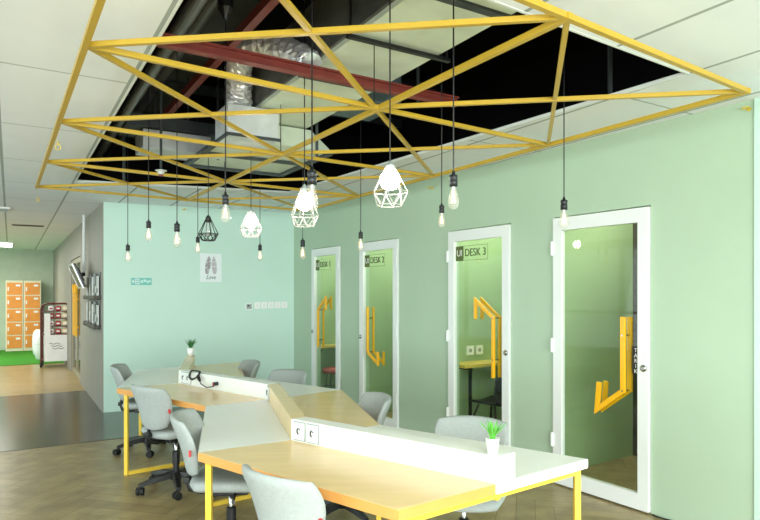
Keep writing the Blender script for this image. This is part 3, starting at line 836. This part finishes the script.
# flexible foil duct
T = thing('flexible_duct', 'silver crinkled foil flexible duct bending down to the galvanised box', 'duct', uv(4.6, .95, 2.9))
def duct_pts(n=40):
    P = [atd(239, 4.66, 108), atd(239, 4.6, 86), atd(239, 4.45, 66), atd(250, 4.25, 50), atd(273, 4.02, 45), atd(297, 3.8, 54), atd(312, 3.68, 64)]
    out = []
    for k in range(n):
        f = k / (n - 1) * (len(P) - 1); i = min(int(f), len(P) - 2); t = f - i
        p0, p1, p2, p3 = P[max(i - 1, 0)], P[i], P[i + 1], P[min(i + 2, len(P) - 1)]
        out.append(.5 * ((2 * p1) + (-p0 + p2) * t + (2 * p0 - 5 * p1 + 4 * p2 - p3) * t * t + (-p0 + 3 * p1 - 3 * p2 + p3) * t ** 3))
    return out
pts = duct_pts(70)
bm = BM(); tube(bm, pts, [.098 - .03 * k / 69 + .008 * math.sin(k * 1.9) + random.uniform(-.004, .004) for k in range(70)], 22)
for v_ in bm.verts: v_.co += Vector((random.uniform(-1, 1), random.uniform(-1, 1), random.uniform(-1, 1))) * .006
obj('foil_sleeve', bm, M_foil, T)
# galvanised box + flared hood
T = thing('galvanised_plenum_box', 'pale galvanised box below the foil duct, hung beside a wide hood', 'duct', uv(4.55, 1.55, 2.8))
vM = Matrix.Rotation(RZ, 4, 'Z')
bm = BM(); box(bm, 1.36, 1.76, 4.40, 4.72, 2.685, 2.915, vM); obj('box_body', bm, M_galv, T, bevel=.004)
bm = BM(); box(bm, 1.35, 1.77, 4.39, 4.41, 2.68, 2.70, vM); box(bm, 1.35, 1.37, 4.40, 4.73, 2.68, 2.70, vM); obj('box_flange', bm, M_darkm, T)
T = thing('extract_hood', 'wide shallow pale hood with a dark crumpled rim behind the galvanised box', 'duct', uv(5.25, 1.9, 2.8))
bm = BM(); v_ = [vM @ Vector(p) for p in ((1.42, 4.74, 2.745), (2.38, 4.74, 2.745), (2.38, 5.9, 2.745), (1.42, 5.9, 2.745), (1.6, 4.78, 2.915), (2.2, 4.78, 2.915), (2.2, 5.6, 2.915), (1.6, 5.6, 2.915))]
quadbox(bm, v_); obj('hood', bm, M_duct, T)
bm = BM()
for a_, b_ in (((1.42, 5.9), (2.38, 5.9)), ((1.42, 4.76), (1.42, 5.9)), ((2.38, 4.76), (2.38, 5.9)), ((1.42, 5.3), (2.38, 5.3))):
    bar(bm, vM @ Vector((*a_, 2.735)), vM @ Vector((*b_, 2.735)), .05, .03)
obj('hood_rim', bm, M_darkm, T)
# second white box, further left
T = thing('fan_coil_unit', 'pale metal fan coil unit under a dark cable tray at the left of the opening', 'duct', uv(6, .6, 2.8))
ctr = atd(172, 5.9, 146); Mb2 = Matrix.Translation(ctr) @ Matrix.Rotation(RZ + .0, 4, 'Z')
bm = BM(); box(bm, -.30, .32, -.2, .2, -.085, .085, Mb2); obj('unit_body', bm, M_galv, T, bevel=.004)
bm = BM(); box(bm, -.45, .45, -.24, .24, .095, .13, Mb2); box(bm, -.45, .45, -.25, -.23, .10, .2, Mb2); obj('tray', bm, M_darkm, T)
bm = BM()
for x in (-.43, -.2, .1, .42): 
    q = Mb2 @ Vector((x, -.22, .13)); tube(bm, [q, Vector((q.x, q.y, SLAB))], .008, 6)
obj('hanger', bm, M_darkm, T)
# red steel
def redbeam(name, a, b, w, h, label):
    bm = BM(); bar(bm, a, b, w, .012); bar(bm, a + Vector((0, 0, h)), b + Vector((0, 0, h)), w, .012); bar(bm, a + Vector((0, 0, h / 2)), b + Vector((0, 0, h / 2)), .012, h)
    lb(obj(name, bm, M_red), label, 'beam', 'red steel members above the ceiling')
redbeam('steel_beam', uv(3.30, -.4, 2.815), uv(3.36, 2.66, 2.825), .055, .05, 'red oxide steel beam crossing the ceiling opening from left to right')
bm = BM(); a = uv(1.0, 1.27, 3.16); b = uv(6.2, 1.22, 3.16); bar(bm, a, b, .05, .06)
lb(obj('steel_beam', bm, M_red), 'thin red steel bar running lengthwise above the crossing red beam', 'beam', 'red steel members above the ceiling')
# black pipes / ducts lengthwise at left
for v, z, r, l in ((.83, 3.05, .04, 'slim dark pipe nearest the left edge of the opening'), (.985, 3.3, .04, 'dark pipe between the left edge of the opening and the foil duct'), (1.125, 3.42, .05, 'dark pipe high up beside the long red bar')):
    bm = BM(); tube(bm, [uv(-.4, v, z), uv(9.0, v, z)], r, 16)
    lb(obj('insulated_pipe', bm, mat('pipe_dark', (96, 98, 96), .35)), l, 'pipe', 'black pipes above the ceiling opening')
T = thing('black_air_duct', 'dark rectangular duct high above the red bar and foil duct', 'duct', uv(4, 1.36, 3.55))
bm = BM(); vubox(bm, 1.16, 1.56, -.4, 8.8, 3.55, 3.85); obj('duct_body', bm, M_blackduct, T)
for u in (2, 4, 6, 8):
    bm = BM(); vubox(bm, 1.14, 1.58, u, u + .04, 3.53, 3.87); obj('duct_flange', bm, M_darkm, T)
# dark cross beams and vertical hangers
for k, (u, v0, v1, z, l) in enumerate(((5.9, -.3, 4.5, 3.95, 'dark steel channel crossing above the far part of the opening'), (6.9, -.3, 4.5, 3.8, 'dark steel channel at the far edge of the opening'), (2.6, 2.6, 5.0, 3.7, 'dark steel channel high over the right corner of the opening'))):
    bm = BM(); bar(bm, uv(u, v0, z), uv(u, v1, z), .06, .10); lb(obj('steel_channel', bm, M_darkm), l, 'beam', 'dark steel channels')
for k, (px, d, y0, l) in enumerate(((317, 5.2, 160, 'right of the galvanised box'), (218, 5.6, 160, 'left of the galvanised box'), (124, 5.9, 182, 'at the far left corner of the opening'), (610, 3.7, 99, 'over the right tip of the opening'), (418, 4.8, 108, 'beside the damper box'))):
    p = atd(px, d, y0); bm = BM(); bar(bm, p, (p.x, p.y, SLAB), .022); 
    lb(obj('hanger_strut', bm, M_darkm), 'dark vertical hanger strut ' + l, 'strut', 'hanger struts above the ceiling')
# sprinkler
p = atd(161, 5.35, 171)
T = thing('sprinkler', 'white ringed fire sprinkler head on a dark drop pipe', 'sprinkler', p)
bm = BM(); tube(bm, [p, (p.x, p.y, SLAB)], .012, 8); obj('drop_pipe', bm, M_darkm, T)
bm = BM(); lathe(bm, (p.x, p.y, p.z - .03), [(0, 0), (.02, 0), (.035, .025), (.05, .03), (.05, .035), (0, .035)], 14); obj('head', bm, M_galv, T)
bm = BM(); lathe(bm, (p.x, p.y, p.z - .045), [(0, 0), (.02, 0), (.02, .014), (0, .014)], 12); obj('deflector', bm, M_red, T)

# ------------------------------------------------------------------ PENDANTS
CUP = atd(225.5, 3.5, 19)
def cord(T, p):
    q = Vector((p.x, p.y)); v_ = q.dot(VD); u_ = q.dot(UD); zt_ = SLAB
    if 1.585 < v_ < 2.2 and .4 < u_ < 5.25: zt_ = 2.93
    if 1.4 < v_ < 2.4 and 4.72 < u_ < 5.9: zt_ = 2.745
    if abs(p.x - CUP.x) < .01 and abs(p.y - CUP.y) < .01: zt_ = CUP.z
    bm = BM(); tube(bm, [p, Vector((p.x, p.y, zt_))], .0035, 6); obj('cord', bm, M_plast, T)
def pendant(px, d, ysock, ytot, kind, label):
    top = atd(px, d, ysock)
    T = thing('pendant_bulb', label, 'pendant lamp', top, 0, 'bare bulb pendants')
    cord(T, top)
    bot = atd(px, d, ytot).z; Lt = top.z - bot; sl = Lt * .38; r = .021 * (Lt / .19)
    x, y, z = top
    bm = BM(); lathe(bm, (x, y, z - sl), [(0, 0), (r, 0), (r, sl * .42), (r * .92, sl * .45), (r * .92, sl * .52), (r, sl * .55), (r, sl * .8), (r * .4, sl * .88), (r * .3, sl * 1.08), (0, sl * 1.08)], 18); obj('socket', bm, M_sock, T, True)
    bl = Lt - sl; R = {'st': .24, 'tip': .27}[kind] * bl
    prof = [(0, -bl), (R * .35, -bl * .985), (R * .7, -bl * .92), (R * .96, -bl * .78), (R, -bl * .66), (R * .85, -bl * .45), (R * .62, -bl * .24), (R * .45, -bl * .08), (R * .42, .004)]
    bm = BM(); lathe(bm, (x, y, z - sl), prof, 20); b = obj('bulb', bm, M_bglass, T, True)
    bm = BM()
    for k in range(6):
        a = k * math.pi / 3; r0, r1 = R * .14, R * .36
        tube(bm, [(x + r0 * math.cos(a), y + r0 * math.sin(a), z - sl - bl * .22), (x + r1 * math.cos(a + .3), y + r1 * math.sin(a + .3), z - sl - bl * .72)], .0011 * max(1, d / 3), 4)
    obj('filament', bm, M_bulbfil, b)
    bm = BM(); lathe(bm, (x, y, z - sl - bl * .3), [(0, 0), (R * .12, 0), (R * .2, bl * .3), (0, bl * .3)], 10); obj('glass_stem', bm, M_pot, b)
pend = [(312, 2.7, 168, 212, 'st', 'large clear bulb pendant hanging in front of a lit caged lamp, nearest of all'),
        (453.5, 2.75, 172.5, 209.5, 'st', 'clear teardrop bulb pendant above the DESK 3 door, the larger of the pair'),
        (441.7, 3.8, 204, 227.5, 'st', 'small clear bulb pendant just left of the larger bulb by DESK 3'),
        (564, 3.6, 198, 229, 'tip', 'clear bulb pendant overlapping the left top corner of the TARIK door'),
        (225.5, 3.5, 193, 223, 'tip', 'clear bulb pendant in front of the mint wall, under a black ceiling cup'),
        (360.7, 5.4, 231, 251, 'st', 'small clear bulb pendant at the top left corner of the DESK 2 door'),
        (302.7, 6.0, 239, 259.5, 'st', 'small clear bulb pendant beside the room corner, below a lit caged lamp'),
        (127.8, 5.7, 244, 262, 'st', 'leftmost small clear bulb pendant, hanging above the teal sign'),
        (148.6, 4.7, 220, 241.5, 'st', 'second bulb pendant from the left, in front of the mint wall'),
        (177, 4.6, 222, 247.5, 'st', 'third bulb pendant from the left, brightest before the mint wall'),
        (197.8, 5.9, 236, 253.5, 'st', 'small bulb pendant just left of the black unlit cage lamp'),
        (260, 6.75, 244, 261, 'st', 'tiny bulb pendant right of the lit lamp, above the wall switches')]
for a in pend: pendant(*a)
# ceiling cup of the pendant under the slab
p = CUP
bm = BM(); lathe(bm, (p.x, p.y, p.z), [(0, 0), (.012, 0), (.02, .02), (.045, .06), (.05, .16), (.04, .17), (0, .17)], 8); tube(bm, [(p.x, p.y, p.z + .16), (p.x, p.y, SLAB)], .012, 8)
tag(obj('ceiling_cup', bm, M_plast), 'black faceted ceiling cup high in the opening above the foil duct', 'lamp mount')

def cage(bm, x, y, z, rings, n, r, links):
    """faceted wire cage: rings of (radius, height, phase); links zigzag between rings"""
    P = []
    for R, h, ph in rings:
        P.append([Vector((x + R * math.cos(2 * math.pi * (k + ph) / n), y + R * math.sin(2 * math.pi * (k + ph) / n), z + h)) for k in range(n)])
    for i, ring in enumerate(P):
        if rings[i][0] > .03:
            for k in range(n): tube(bm, [ring[k], ring[(k + 1) % n]], r, 5)
    for i in range(len(P) - 1):
        zig = rings[i][2] != rings[i + 1][2]
        for k in range(n):
            tube(bm, [P[i][k], P[i + 1][k]], r, 5)
            if zig: tube(bm, [P[i][k], P[i + 1][(k - 1) % n if rings[i + 1][2] > rings[i][2] else (k + 1) % n]], r, 5)
def lit_cage(px, d, ycap, ygird, ybot, wgird, ybulb, label, power):
    cap = atd(px, d, ycap); zg = atd(px, d, ygird).z; zb = atd(px, d, ybot).z; R = wgird / 2 * d / FP; zbulb = atd(px, d, ybulb).z
    T = thing('caged_pendant', label, 'pendant lamp', cap, 0, 'lit white cage pendants')
    cord(T, cap); x, y, z = cap
    bm = BM(); lb_ = z - zbulb - .042; lathe(bm, (x, y, z - lb_), [(0, 0), (.019, 0), (.021, lb_ * .7), (.01, lb_), (0, lb_ + .01)], 14); obj('socket', bm, M_gplate, T)
    bm = BM(); cage(bm, x, y, z, [(.022, -.02, 0), (R, zg - z, 0), (R * .72, zb - z, .5)], 7, .0013 * d / 3 + .0009, None); obj('cage', bm, M_wire, T)
    bm = BM(); rb = .05
    prof = [(0, -rb)] + [(rb * math.cos(a), rb * math.sin(a)) for a in [-1.3 + k * .26 for k in range(10)]] + [(.012, rb * .98), (0, rb * .98)]
    lathe(bm, (x, y, zbulb), prof, 20); obj('bulb', bm, M_glow, T, True)
lit_cage(390, 2.94, 163, 192, 205.5, 36, 180, 'bright lit bulb in a white faceted wire cage left of the DESK 3 door', 1)
lit_cage(304.5, 3.8, 185, 216, 226, 28, 203, 'bright lit bulb in a white wire cage behind the nearest clear bulb', 1)
lit_cage(251, 4.9, 209, 229, 236.5, 22, 222, 'bright lit bulb in a white wire cage before the mint wall, the smallest lit one', 1)
# unlit black cage
cap = atd(208.3, 5.3, 216); zg = atd(208, 5.3, 234).z; zb = atd(208, 5.3, 240.5).z
T = thing('caged_pendant', 'unlit pendant in a black pear-shaped wire cage above the feather poster', 'pendant lamp', cap)
cord(T, cap); x, y, z = cap
bm = BM(); lathe(bm, (x, y, z - .055), [(0, 0), (.024, 0), (.024, .04), (.01, .06), (0, .06)], 14); obj('socket', bm, M_plast, T)
bm = BM(); cage(bm, x, y, z, [(.024, -.03, 0), (.086, zg - z, 0), (.055, zb - z, .5)], 6, .004, None); obj('cage', bm, M_plast, T)
bm = BM(); lathe(bm, (x, y, z - .05), [(0, -.13), (.02, -.125), (.032, -.09), (.022, -.03), (.012, 0), (0, 0)], 16); obj('bulb', bm, M_bglass, T, True)

# ------------------------------------------------------------------ BACK WALL ITEMS
BRZ = math.atan2(BWD.y, BWD.x); MX = Matrix.Rotation(math.pi / 2, 4, 'X')
def wallbox(name, l, t, r, b, m, label, cat, th=.012, group=None, kids=None):
    p0 = bwp(l, b); p1 = bwp(r, b); zt_ = bwp((l + r) / 2, t).z; zb_ = bwp((l + r) / 2, b).z
    O = Vector((p0.x, p0.y, zb_)); w = (Vector((p1.x, p1.y)) - Vector((p0.x, p0.y))).length; h = zt_ - zb_
    T = thing(name, label, cat, O, BRZ, group)
    return T, w, h
T, w, h = wallbox('feather_poster', 200, 253.5, 221.5, 282, M_paper, 'white poster of two feathers over a handwritten word, taped on the mint wall', 'poster')
bm = BM(); box(bm, 0, w, -.004, 0, 0, h); sh_ = obj('poster_sheet', bm, M_paper, T, world=False)
for cx_, m_, ang in ((.37, M_ink, .08), (.65, M_inkl, -.04)):
    bm = BM()
    for k in range(34):
        f = k / 33; zz = h * (.28 + .62 * f); wd_ = w * .115 * math.sin(math.pi * min(1, f * .93 + .1)) ** .6 + .002; xx = w * cx_ + math.sin(ang) * h * (f - .5)
        for s_ in (-1, 1):
            vs = [(xx, zz), (xx + s_ * wd_, zz + h * .012), (xx + s_ * wd_, zz + h * .024), (xx, zz + h * .013)]
            if random.random() < .12: continue
            bm.faces.new([bm.verts.new((a, -.0052, b)) for a, b in vs])
    tube(bm, [(w * cx_, -.005, h * .22), (w * cx_ + math.sin(ang) * h * .35, -.005, h * .9)], .0012, 4)
    obj('feather', bm, m_, sh_, world=False)
obj('handwriting', text_bm('Love', h * .2, Matrix.Translation((w * .27, -.005, h * .1)) @ MX, .0006, shear=.35, sx=.85), M_inkd, sh_, world=False)

T, w, h = wallbox('wall_sign', 131, 278, 151.5, 285, M_teal, 'small teal sign with white arrow and pictogram on the mint wall', 'sign')
bm = BM(); box(bm, 0, w, -.012, 0, 0, h); s_ = obj('sign_panel', bm, M_teal, T, world=False, bevel=.002)
bm = BM()
def fc(pts): bm.faces.new([bm.verts.new((a * w, -.0135, b * h)) for a, b in pts])
fc([(.05, .5), (.11, .8), (.11, .2)]); fc([(.11, .58), (.11, .42), (.16, .42), (.16, .58)])
box(bm, .2 * w, .23 * w, -.0142, -.012, .12 * h, .88 * h); box(bm, .37 * w, .40 * w, -.0142, -.012, .12 * h, .88 * h)
box(bm, .2 * w, .40 * w, -.0142, -.012, .78 * h, .88 * h); box(bm, .2 * w, .40 * w, -.0142, -.012, .12 * h, .22 * h); box(bm, .25 * w, .35 * w, -.0142, -.012, .42 * h, .58 * h)
obj('pictogram', bm, M_white, s_, world=False)
bm = BM()
for k, (a, b, c_) in enumerate(((.46, .58, .5), (.6, .74, .62), (.76, .86, .48), (.88, .95, .56))): box(bm, a * w, b * w, -.0142, -.012, (c_ - .2) * h, (c_ + .18) * h)
obj('sign_marks', bm, mat('sign_pale', (190, 226, 222), .5), s_, world=False)

T, w, h = wallbox('wall_panel', 245.2, 303.3, 252.2, 309.8, M_gplate, 'grey square control panel left of the white switches', 'switch')
bm = BM(); box(bm, 0, w, -.02, 0, 0, h); b_ = obj('panel_body', bm, M_pot, T, world=False, bevel=.003)
bm = BM(); box(bm, w * .12, w * .88, -.023, -.019, h * .12, h * .88); obj('panel_face', bm, M_gplate, b_, world=False)
bm = BM(); box(bm, w * .25, w * .55, -.0245, -.022, h * .5, h * .75); obj('panel_display', bm, M_sock, b_, world=False)
names5 = ['first from the grey panel', 'second from the grey panel', 'in the middle of the row', 'second from the right end', 'at the right end of the row']
for k in range(5):
    l = 254.4 + k * 6.75
    T, w, h = wallbox('light_switch', l, 302.2 - k * .12, l + 5.7, 308.6 - k * .12, M_pot, 'white light switch plate on the mint wall, ' + names5[k], 'switch', group='white switches on the mint wall')
    bm = BM(); box(bm, 0, w, -.01, 0, 0, h); b_ = obj('switch_plate', bm, M_pot, T, world=False, bevel=.002)
    bm = BM(); box(bm, w * .25, w * .75, -.014, -.009, h * .2, h * .8); obj('rocker', bm, M_white, b_, world=False)

# ------------------------------------------------------------------ CORRIDOR
# lockers
for k, (pl, pr, lbl) in enumerate(((6.4, 22.6, 'left column of orange lockers with cream frame, five doors tall'), (24.6, 40.4, 'right column of orange lockers with cream frame, beside the white trolley'))):
    d = 16.5; xl = (pl - CX) / FP * d; xr = (pr - CX) / FP * d
    w = .46; p = Vector(((xl + xr) / 2, d - .15 + .0)); u_ = p.dot(UD); v_ = p.dot(VD); u_ = FARU - .3
    # keep the photo column on the far wall line
    kx = ((pl + pr) / 2 - CX) / FP; uu = FARU - .5; v_ = (kx * uu * UD.y - uu * UD.x) / (VD.x - kx * VD.y)
    T = thing('locker_column', lbl, 'locker', uv(FARU - .26, v_, .013), RZ, 'locker columns on the grass')
    hh = 1.83; wv = .198
    bm = BM(); box(bm, -wv, wv, -.22, .24, 0, hh); obj('locker_body', bm, M_cream, T, world=False, bevel=.004)
    for j in range(5):
        z0 = .08 + j * .345; bm = BM(); box(bm, -wv + .03, wv - .03, -.235, -.22, z0, z0 + .315); dd = obj('locker_door', bm, M_orange, T, world=False)
        bm = BM(); box(bm, -wv + .045, -wv + .075, -.25, -.235, z0 + .1, z0 + .2); obj('locker_latch', bm, M_white, dd, world=False)
        bm = BM(); box(bm, .03, .13, -.238, -.235, z0 + .22, z0 + .27); obj('number_tag', bm, M_white, dd, world=False)
# white stools
for k, (px, d, lbl) in enumerate(((38.2, 14.6, 'rear white rounded pouf stool, half hidden beside the lockers'), (40.6, 13.75, 'front white rounded pouf stool against the trolley'))):
    p = atd(px, d, CY); T = thing('pouf_stool', lbl, 'stool', (p.x, p.y, .012 if k == 0 or True else 0), 0, 'white pouf stools')
    bm = BM(); lathe(bm, (0, 0, 0), [(0, 0), (.07, 0), (.105, .05), (.125, .2), (.125, .42), (.105, .56), (.06, .63), (0, .64)], 24); obj('stool_body', bm, M_pot, T, True, world=False)
    bm = BM(); lathe(bm, (0, 0, .35), [(.12, 0), (.129, .006), (.129, .014), (.12, .02)], 24); obj('seam_band', bm, M_sheet, T, world=False)
# trolley
pT = atd(56.5, 12.75, CY); 
T = thing('roll_trolley', 'maroon tube roll trolley with packets and a white banner on its front', 'trolley', (pT.x, pT.y, 0), .44)
w2, d2, ht = .27, .22, 1.30
bm = BM()
for y_ in (-d2, d2):
    tube(bm, [(-w2, y_, .1), (-w2, y_, ht - .1), (-w2 + .03, y_, ht - .03), (-w2 + .1, y_, ht), (w2 - .1, y_, ht), (w2 - .03, y_, ht - .03), (w2, y_, ht - .1), (w2, y_, .1)], .016, 8)
for z_ in (.14, ht - .14):
    for x_ in (-w2, w2): tube(bm, [(x_, -d2, z_), (x_, d2, z_)], .012, 6)
obj('tube_frame', bm, M_maroon, T, world=False)
zs = (.14, .66, .82, .98, 1.13)
for z_ in zs:
    bm = BM(); box(bm, -w2, w2, -d2, d2, z_, z_ + .015); obj('shelf', bm, M_maroon, T, world=False)
for a, b in ((-1, -1), (1, -1), (1, 1), (-1, 1)):
    bm = BM(); x_, y_ = a * w2, b * (d2 - .02); tube(bm, [(x_ - .02, y_, .05), (x_ + .02, y_, .05)], .05, 14); bar(bm, (x_, y_, .05), (x_, y_, .12), .03); obj('caster', bm, M_blk, T, world=False)
bm = BM(); box(bm, -w2 + .06, w2 - .015, -d2 - .02, -d2 - .017, .12, .655); obj('banner_sheet', bm, M_sheet, T, world=False)
bm = BM(); box(bm, -w2 + .06, -w2 + .17, -d2 - .02, -d2 - .017, .655, 1.1)
obj('banner_flap', bm, M_sheet, T, world=False)
bm = BM()
for r_ in range(3):
    x_ = -.12 + r_ * .03; tube(bm, [(x_ + k * .03, -d2 - .021, .48 - r_ * .05 + .014 * math.sin(k * 1.7 + r_)) for k in range(8)], .005, 4)
obj('banner_scribble', bm, M_sock, T, world=False)
Rt = Matrix.Rotation(.44, 4, 'Z')
rows = ['on the top shelf', 'on the second shelf', 'on the third shelf', 'on the fourth shelf']; cols = ['left', 'middle', 'right']
for j, z_ in enumerate((1.147, .997, .837, .677)):
    for k in range(3):
        x_ = -.09 + k * .13; m_ = [M_pwhite, M_inkred, M_pcream][k] if j != 1 else [M_inkred, M_inkred, M_pcream][k]
        q = Rt @ Vector((x_, -.17, 0)); pk = thing('snack_packet', '%s packet %s of the trolley, %s one' % ({M_pwhite.name: 'white', M_inkred.name: 'red', M_pcream.name: 'cream'}[m_.name], rows[j], cols[k]), 'packet', (pT.x + q.x, pT.y + q.y, z_), .44, 'packets on the trolley')
        bm = BM(); pillow(bm, .055, .055, .03, lambda x, y, w: Vector((x, w, .056 + y)), 8); obj('wrapper', bm, m_, pk, True, world=False)
        bm = BM(); box(bm, -.03, .03, -.034, -.03, .04, .07); obj('packet_label', bm, M_pwhite if m_ is not M_pwhite else M_inkred, pk, world=False)

# TV on ceiling pole
def wallu(px): k = (px - CX) / FP; v = .99; return (VD.x * v - k * VD.y * v) / (k * UD.y - UD.x)
p = uv(10.0, .93)
T = thing('wall_television', 'flat television tilted down from a pale ceiling pole on the grey wall', 'television', (p.x, p.y, 1.6))
bm = BM(); tube(bm, [(p.x, p.y, 1.78), (p.x, p.y, CEIL)], .02, 12); obj('mount_pole', bm, M_white, T)
Mt = Matrix.Translation(uv(9.95, .835, 1.77)) @ Matrix.Rotation(RZ + math.radians(270), 4, 'Z') @ Matrix.Rotation(math.radians(23), 4, 'X')
bm = BM(); box(bm, -.32, .32, -.025, .025, -.18, .18, Mt); tv = obj('tv_body', bm, M_tvb, T, bevel=.01)
bm = BM()
for x0, x1, z0, z1 in ((-.33, .33, .165, .19), (-.33, .33, -.19, -.165), (-.33, -.30, -.165, .165), (.30, .33, -.165, .165)): box(bm, x0, x1, -.032, -.012, z0, z1, Mt)
obj('tv_bezel', bm, M_tvs, tv)
bm = BM(); a = Mt @ Vector((0, .03, 0)); bar(bm, a, (p.x, p.y, 1.80), .05); obj('mount_arm', bm, M_plast, T)
bm = BM(); box(bm, -.1, .1, .03, .06, -.1, .1, Mt); obj('mount_plate', bm, M_plast, tv)
# magazine racks on grey wall
GRZ = math.atan2(UD.y, UD.x)
for r_, (z0, lbl) in enumerate(((1.43, 'upper dark wire rack of magazines on the grey corridor wall'), (1.05, 'lower dark wire rack of magazines on the grey corridor wall'))):
    O = uv(8.62, .998, z0); T = thing('magazine_rack', lbl, 'rack', O, GRZ, 'magazine racks on the grey wall')
    Lr = 1.45
    bm = BM(); box(bm, 0, Lr, .0, .008, 0, .36); obj('back_plate', bm, mat('rack_grey', (96, 98, 96), .5), T, world=False)
    bm = BM(); box(bm, 0, Lr, .008, .075, 0, .012); box(bm, 0, Lr, .068, .075, 0, .055); box(bm, 0, .01, .0, .075, 0, .055); box(bm, Lr - .01, Lr, .0, .075, 0, .055); obj('tray', bm, mat('rack_brown', (58, 52, 42), .5), T, world=False)
    mc = [(205, 206, 204), (60, 62, 64), (150, 154, 156), (226, 226, 224), (92, 96, 98), (176, 170, 160), (40, 42, 46), (198, 202, 206)]
    for k in range(8):
        q = T.matrix_basis.copy(); ox = .02 + k * .177
        c_ = Vector(O) + Vector((UD.x, UD.y, 0)) * ox + Vector((-VD.x, -VD.y, 0)) * .02 + Vector((0, 0, .0125))
        nm = ['light grey', 'charcoal', 'mid grey', 'white', 'slate', 'beige', 'black', 'silver'][k]
        mg = thing('magazine', '%s magazine in the %s wall rack' % (nm, ['upper', 'lower'][r_]), 'magazine', c_, GRZ, 'magazines in the wall racks')
        bm = BM(); box(bm, 0, .165, 0, .012, 0, .30 + .02 * ((k * 7 + r_ * 3) % 3)); cv = obj('cover', bm, mat('mag_%d' % k, mc[k], .4), mg, world=False)
        bm = BM(); box(bm, .03, .13, .012, .0135, .08, .14 + .03 * (k % 3)); obj('cover_print', bm, mat('mag_print_%d' % (k % 2), [(70, 74, 78), (210, 210, 206)][(k + (1 if mc[k][0] > 140 else 0) + 1) % 2] if False else [(70, 74, 78), (210, 210, 206)][k % 2], .5), cv, world=False)
# ceiling fixtures in the corridor
p = ceil_pt(28, 225.3)
T = thing('slot_diffuser', 'dark slot air grille in the corridor ceiling', 'vent', p, RZ)
bm = BM(); box(bm, -.24, .24, -.09, .09, -.008, 0); f_ = obj('vent_frame', bm, mat('vent_grey', (92, 90, 80), .6), T, world=False)
bm = BM(); 
for k in range(4): box(bm, -.22, .22, -.07 + k * .04, -.055 + k * .04, -.012, -.008)
obj('vent_slat', bm, mat('vent_dark', (50, 50, 46), .6), f_, world=False)
p = ceil_pt(0, 243.5)
T = thing('ceiling_light', 'bright square ceiling light at the left edge of the corridor ceiling', 'light', p, RZ)
bm = BM(); box(bm, -.32, .26, -.62, .62, -.03, 0); obj('light_frame', bm, M_white, T, world=False)
bm = BM(); box(bm, -.30, .24, -.60, .60, -.036, -.03); obj('diffuser', bm, M_panelL, T, world=False)
p = ceil_pt(0, 208.5)
T = thing('ceiling_vent', 'white square ceiling vent at the left edge, nearer than the light', 'vent', p, RZ)
bm = BM(); box(bm, -.25, .12, -.2, .2, -.02, 0); f_ = obj('vent_frame', bm, M_white, T, world=False)
bm = BM(); 
for k in range(5): box(bm, -.22, .09, -.17 + k * .07, -.14 + k * .07, -.024, -.02)
obj('vent_slat', bm, M_gplate, f_, world=False)
# short black cable at foot of the wall, right
pts = [wpt(wt(651) - .02 - k * .03, .02 + .01 * math.sin(k * .8), .008) for k in range(22)]
bm = BM(); tube(bm, pts, .005, 6); tag(obj('floor_cable', bm, M_blk), 'thin black cable on the floor against the sage wall, right of the TARIK door', 'cable')

# ------------------------------------------------------------------ LIGHT
def area(name, loc, rot_to, sx, sy, power, col):
    l = bpy.data.lights.new(name, 'AREA'); l.shape = 'RECTANGLE'; l.size = sx; l.size_y = sy; l.energy = power; l.color = col
    o = bpy.data.objects.new(name, l); C.objects.link(o); o.location = loc
    o.rotation_euler = Vector(rot_to).to_track_quat('-Z', 'Y').to_euler()
    return o
# daylight arriving through the two window walls
area('window_daylight', uv(-4.93, -.6, 1.4), Vector((UD.x, UD.y, .22)), 7.0, 2.2, 510, (.95, .97, 1.0))
area('window_daylight', uv(2.5, VL - .13, 1.4), Vector((VD.x, VD.y, .25)), 10.5, 2.2, 130, (.88, .95, 1.0))
for u_, v_, e_ in ((-.6, -.9, 55), (-.8, .9, 40), (12.0, -.9, 55), (16.0, -.9, 60), (-3.0, 1.0, 40)):  # added overhead lights without fixtures, brightening desk tops and corridor
    area('added_overhead_light', uv(u_, v_, CEIL - .05), (0, 0, -1), 1.2, .6, e_, (1, .97, .92))
w = bpy.data.worlds.new('sky'); bpy.context.scene.world = w; w.use_nodes = True
w.node_tree.nodes['Background'].inputs[0].default_value = (.80, .92, 1.0, 1); w.node_tree.nodes['Background'].inputs[1].default_value = 1.6

# ------------------------------------------------------------------ CAMERA
cam = bpy.data.cameras.new('camera'); co = bpy.data.objects.new('camera', cam); C.objects.link(co)
co.location = (0, 0, H); co.rotation_euler = (math.pi / 2, 0, 0)
cam.sensor_width = 36; cam.lens = 36 * FP / 760; cam.shift_y = (CY - 260) / 760; cam.clip_start = .05
sc = bpy.context.scene; sc.camera = co
sc.view_settings.view_transform = 'Standard'; sc.view_settings.look = 'None'; sc.view_settings.gamma = 1; sc.view_settings.exposure = 0.55
sc.view_settings.use_curve_mapping = False
sc.cycles.max_bounces = 8; sc.cycles.transparent_max_bounces = 16
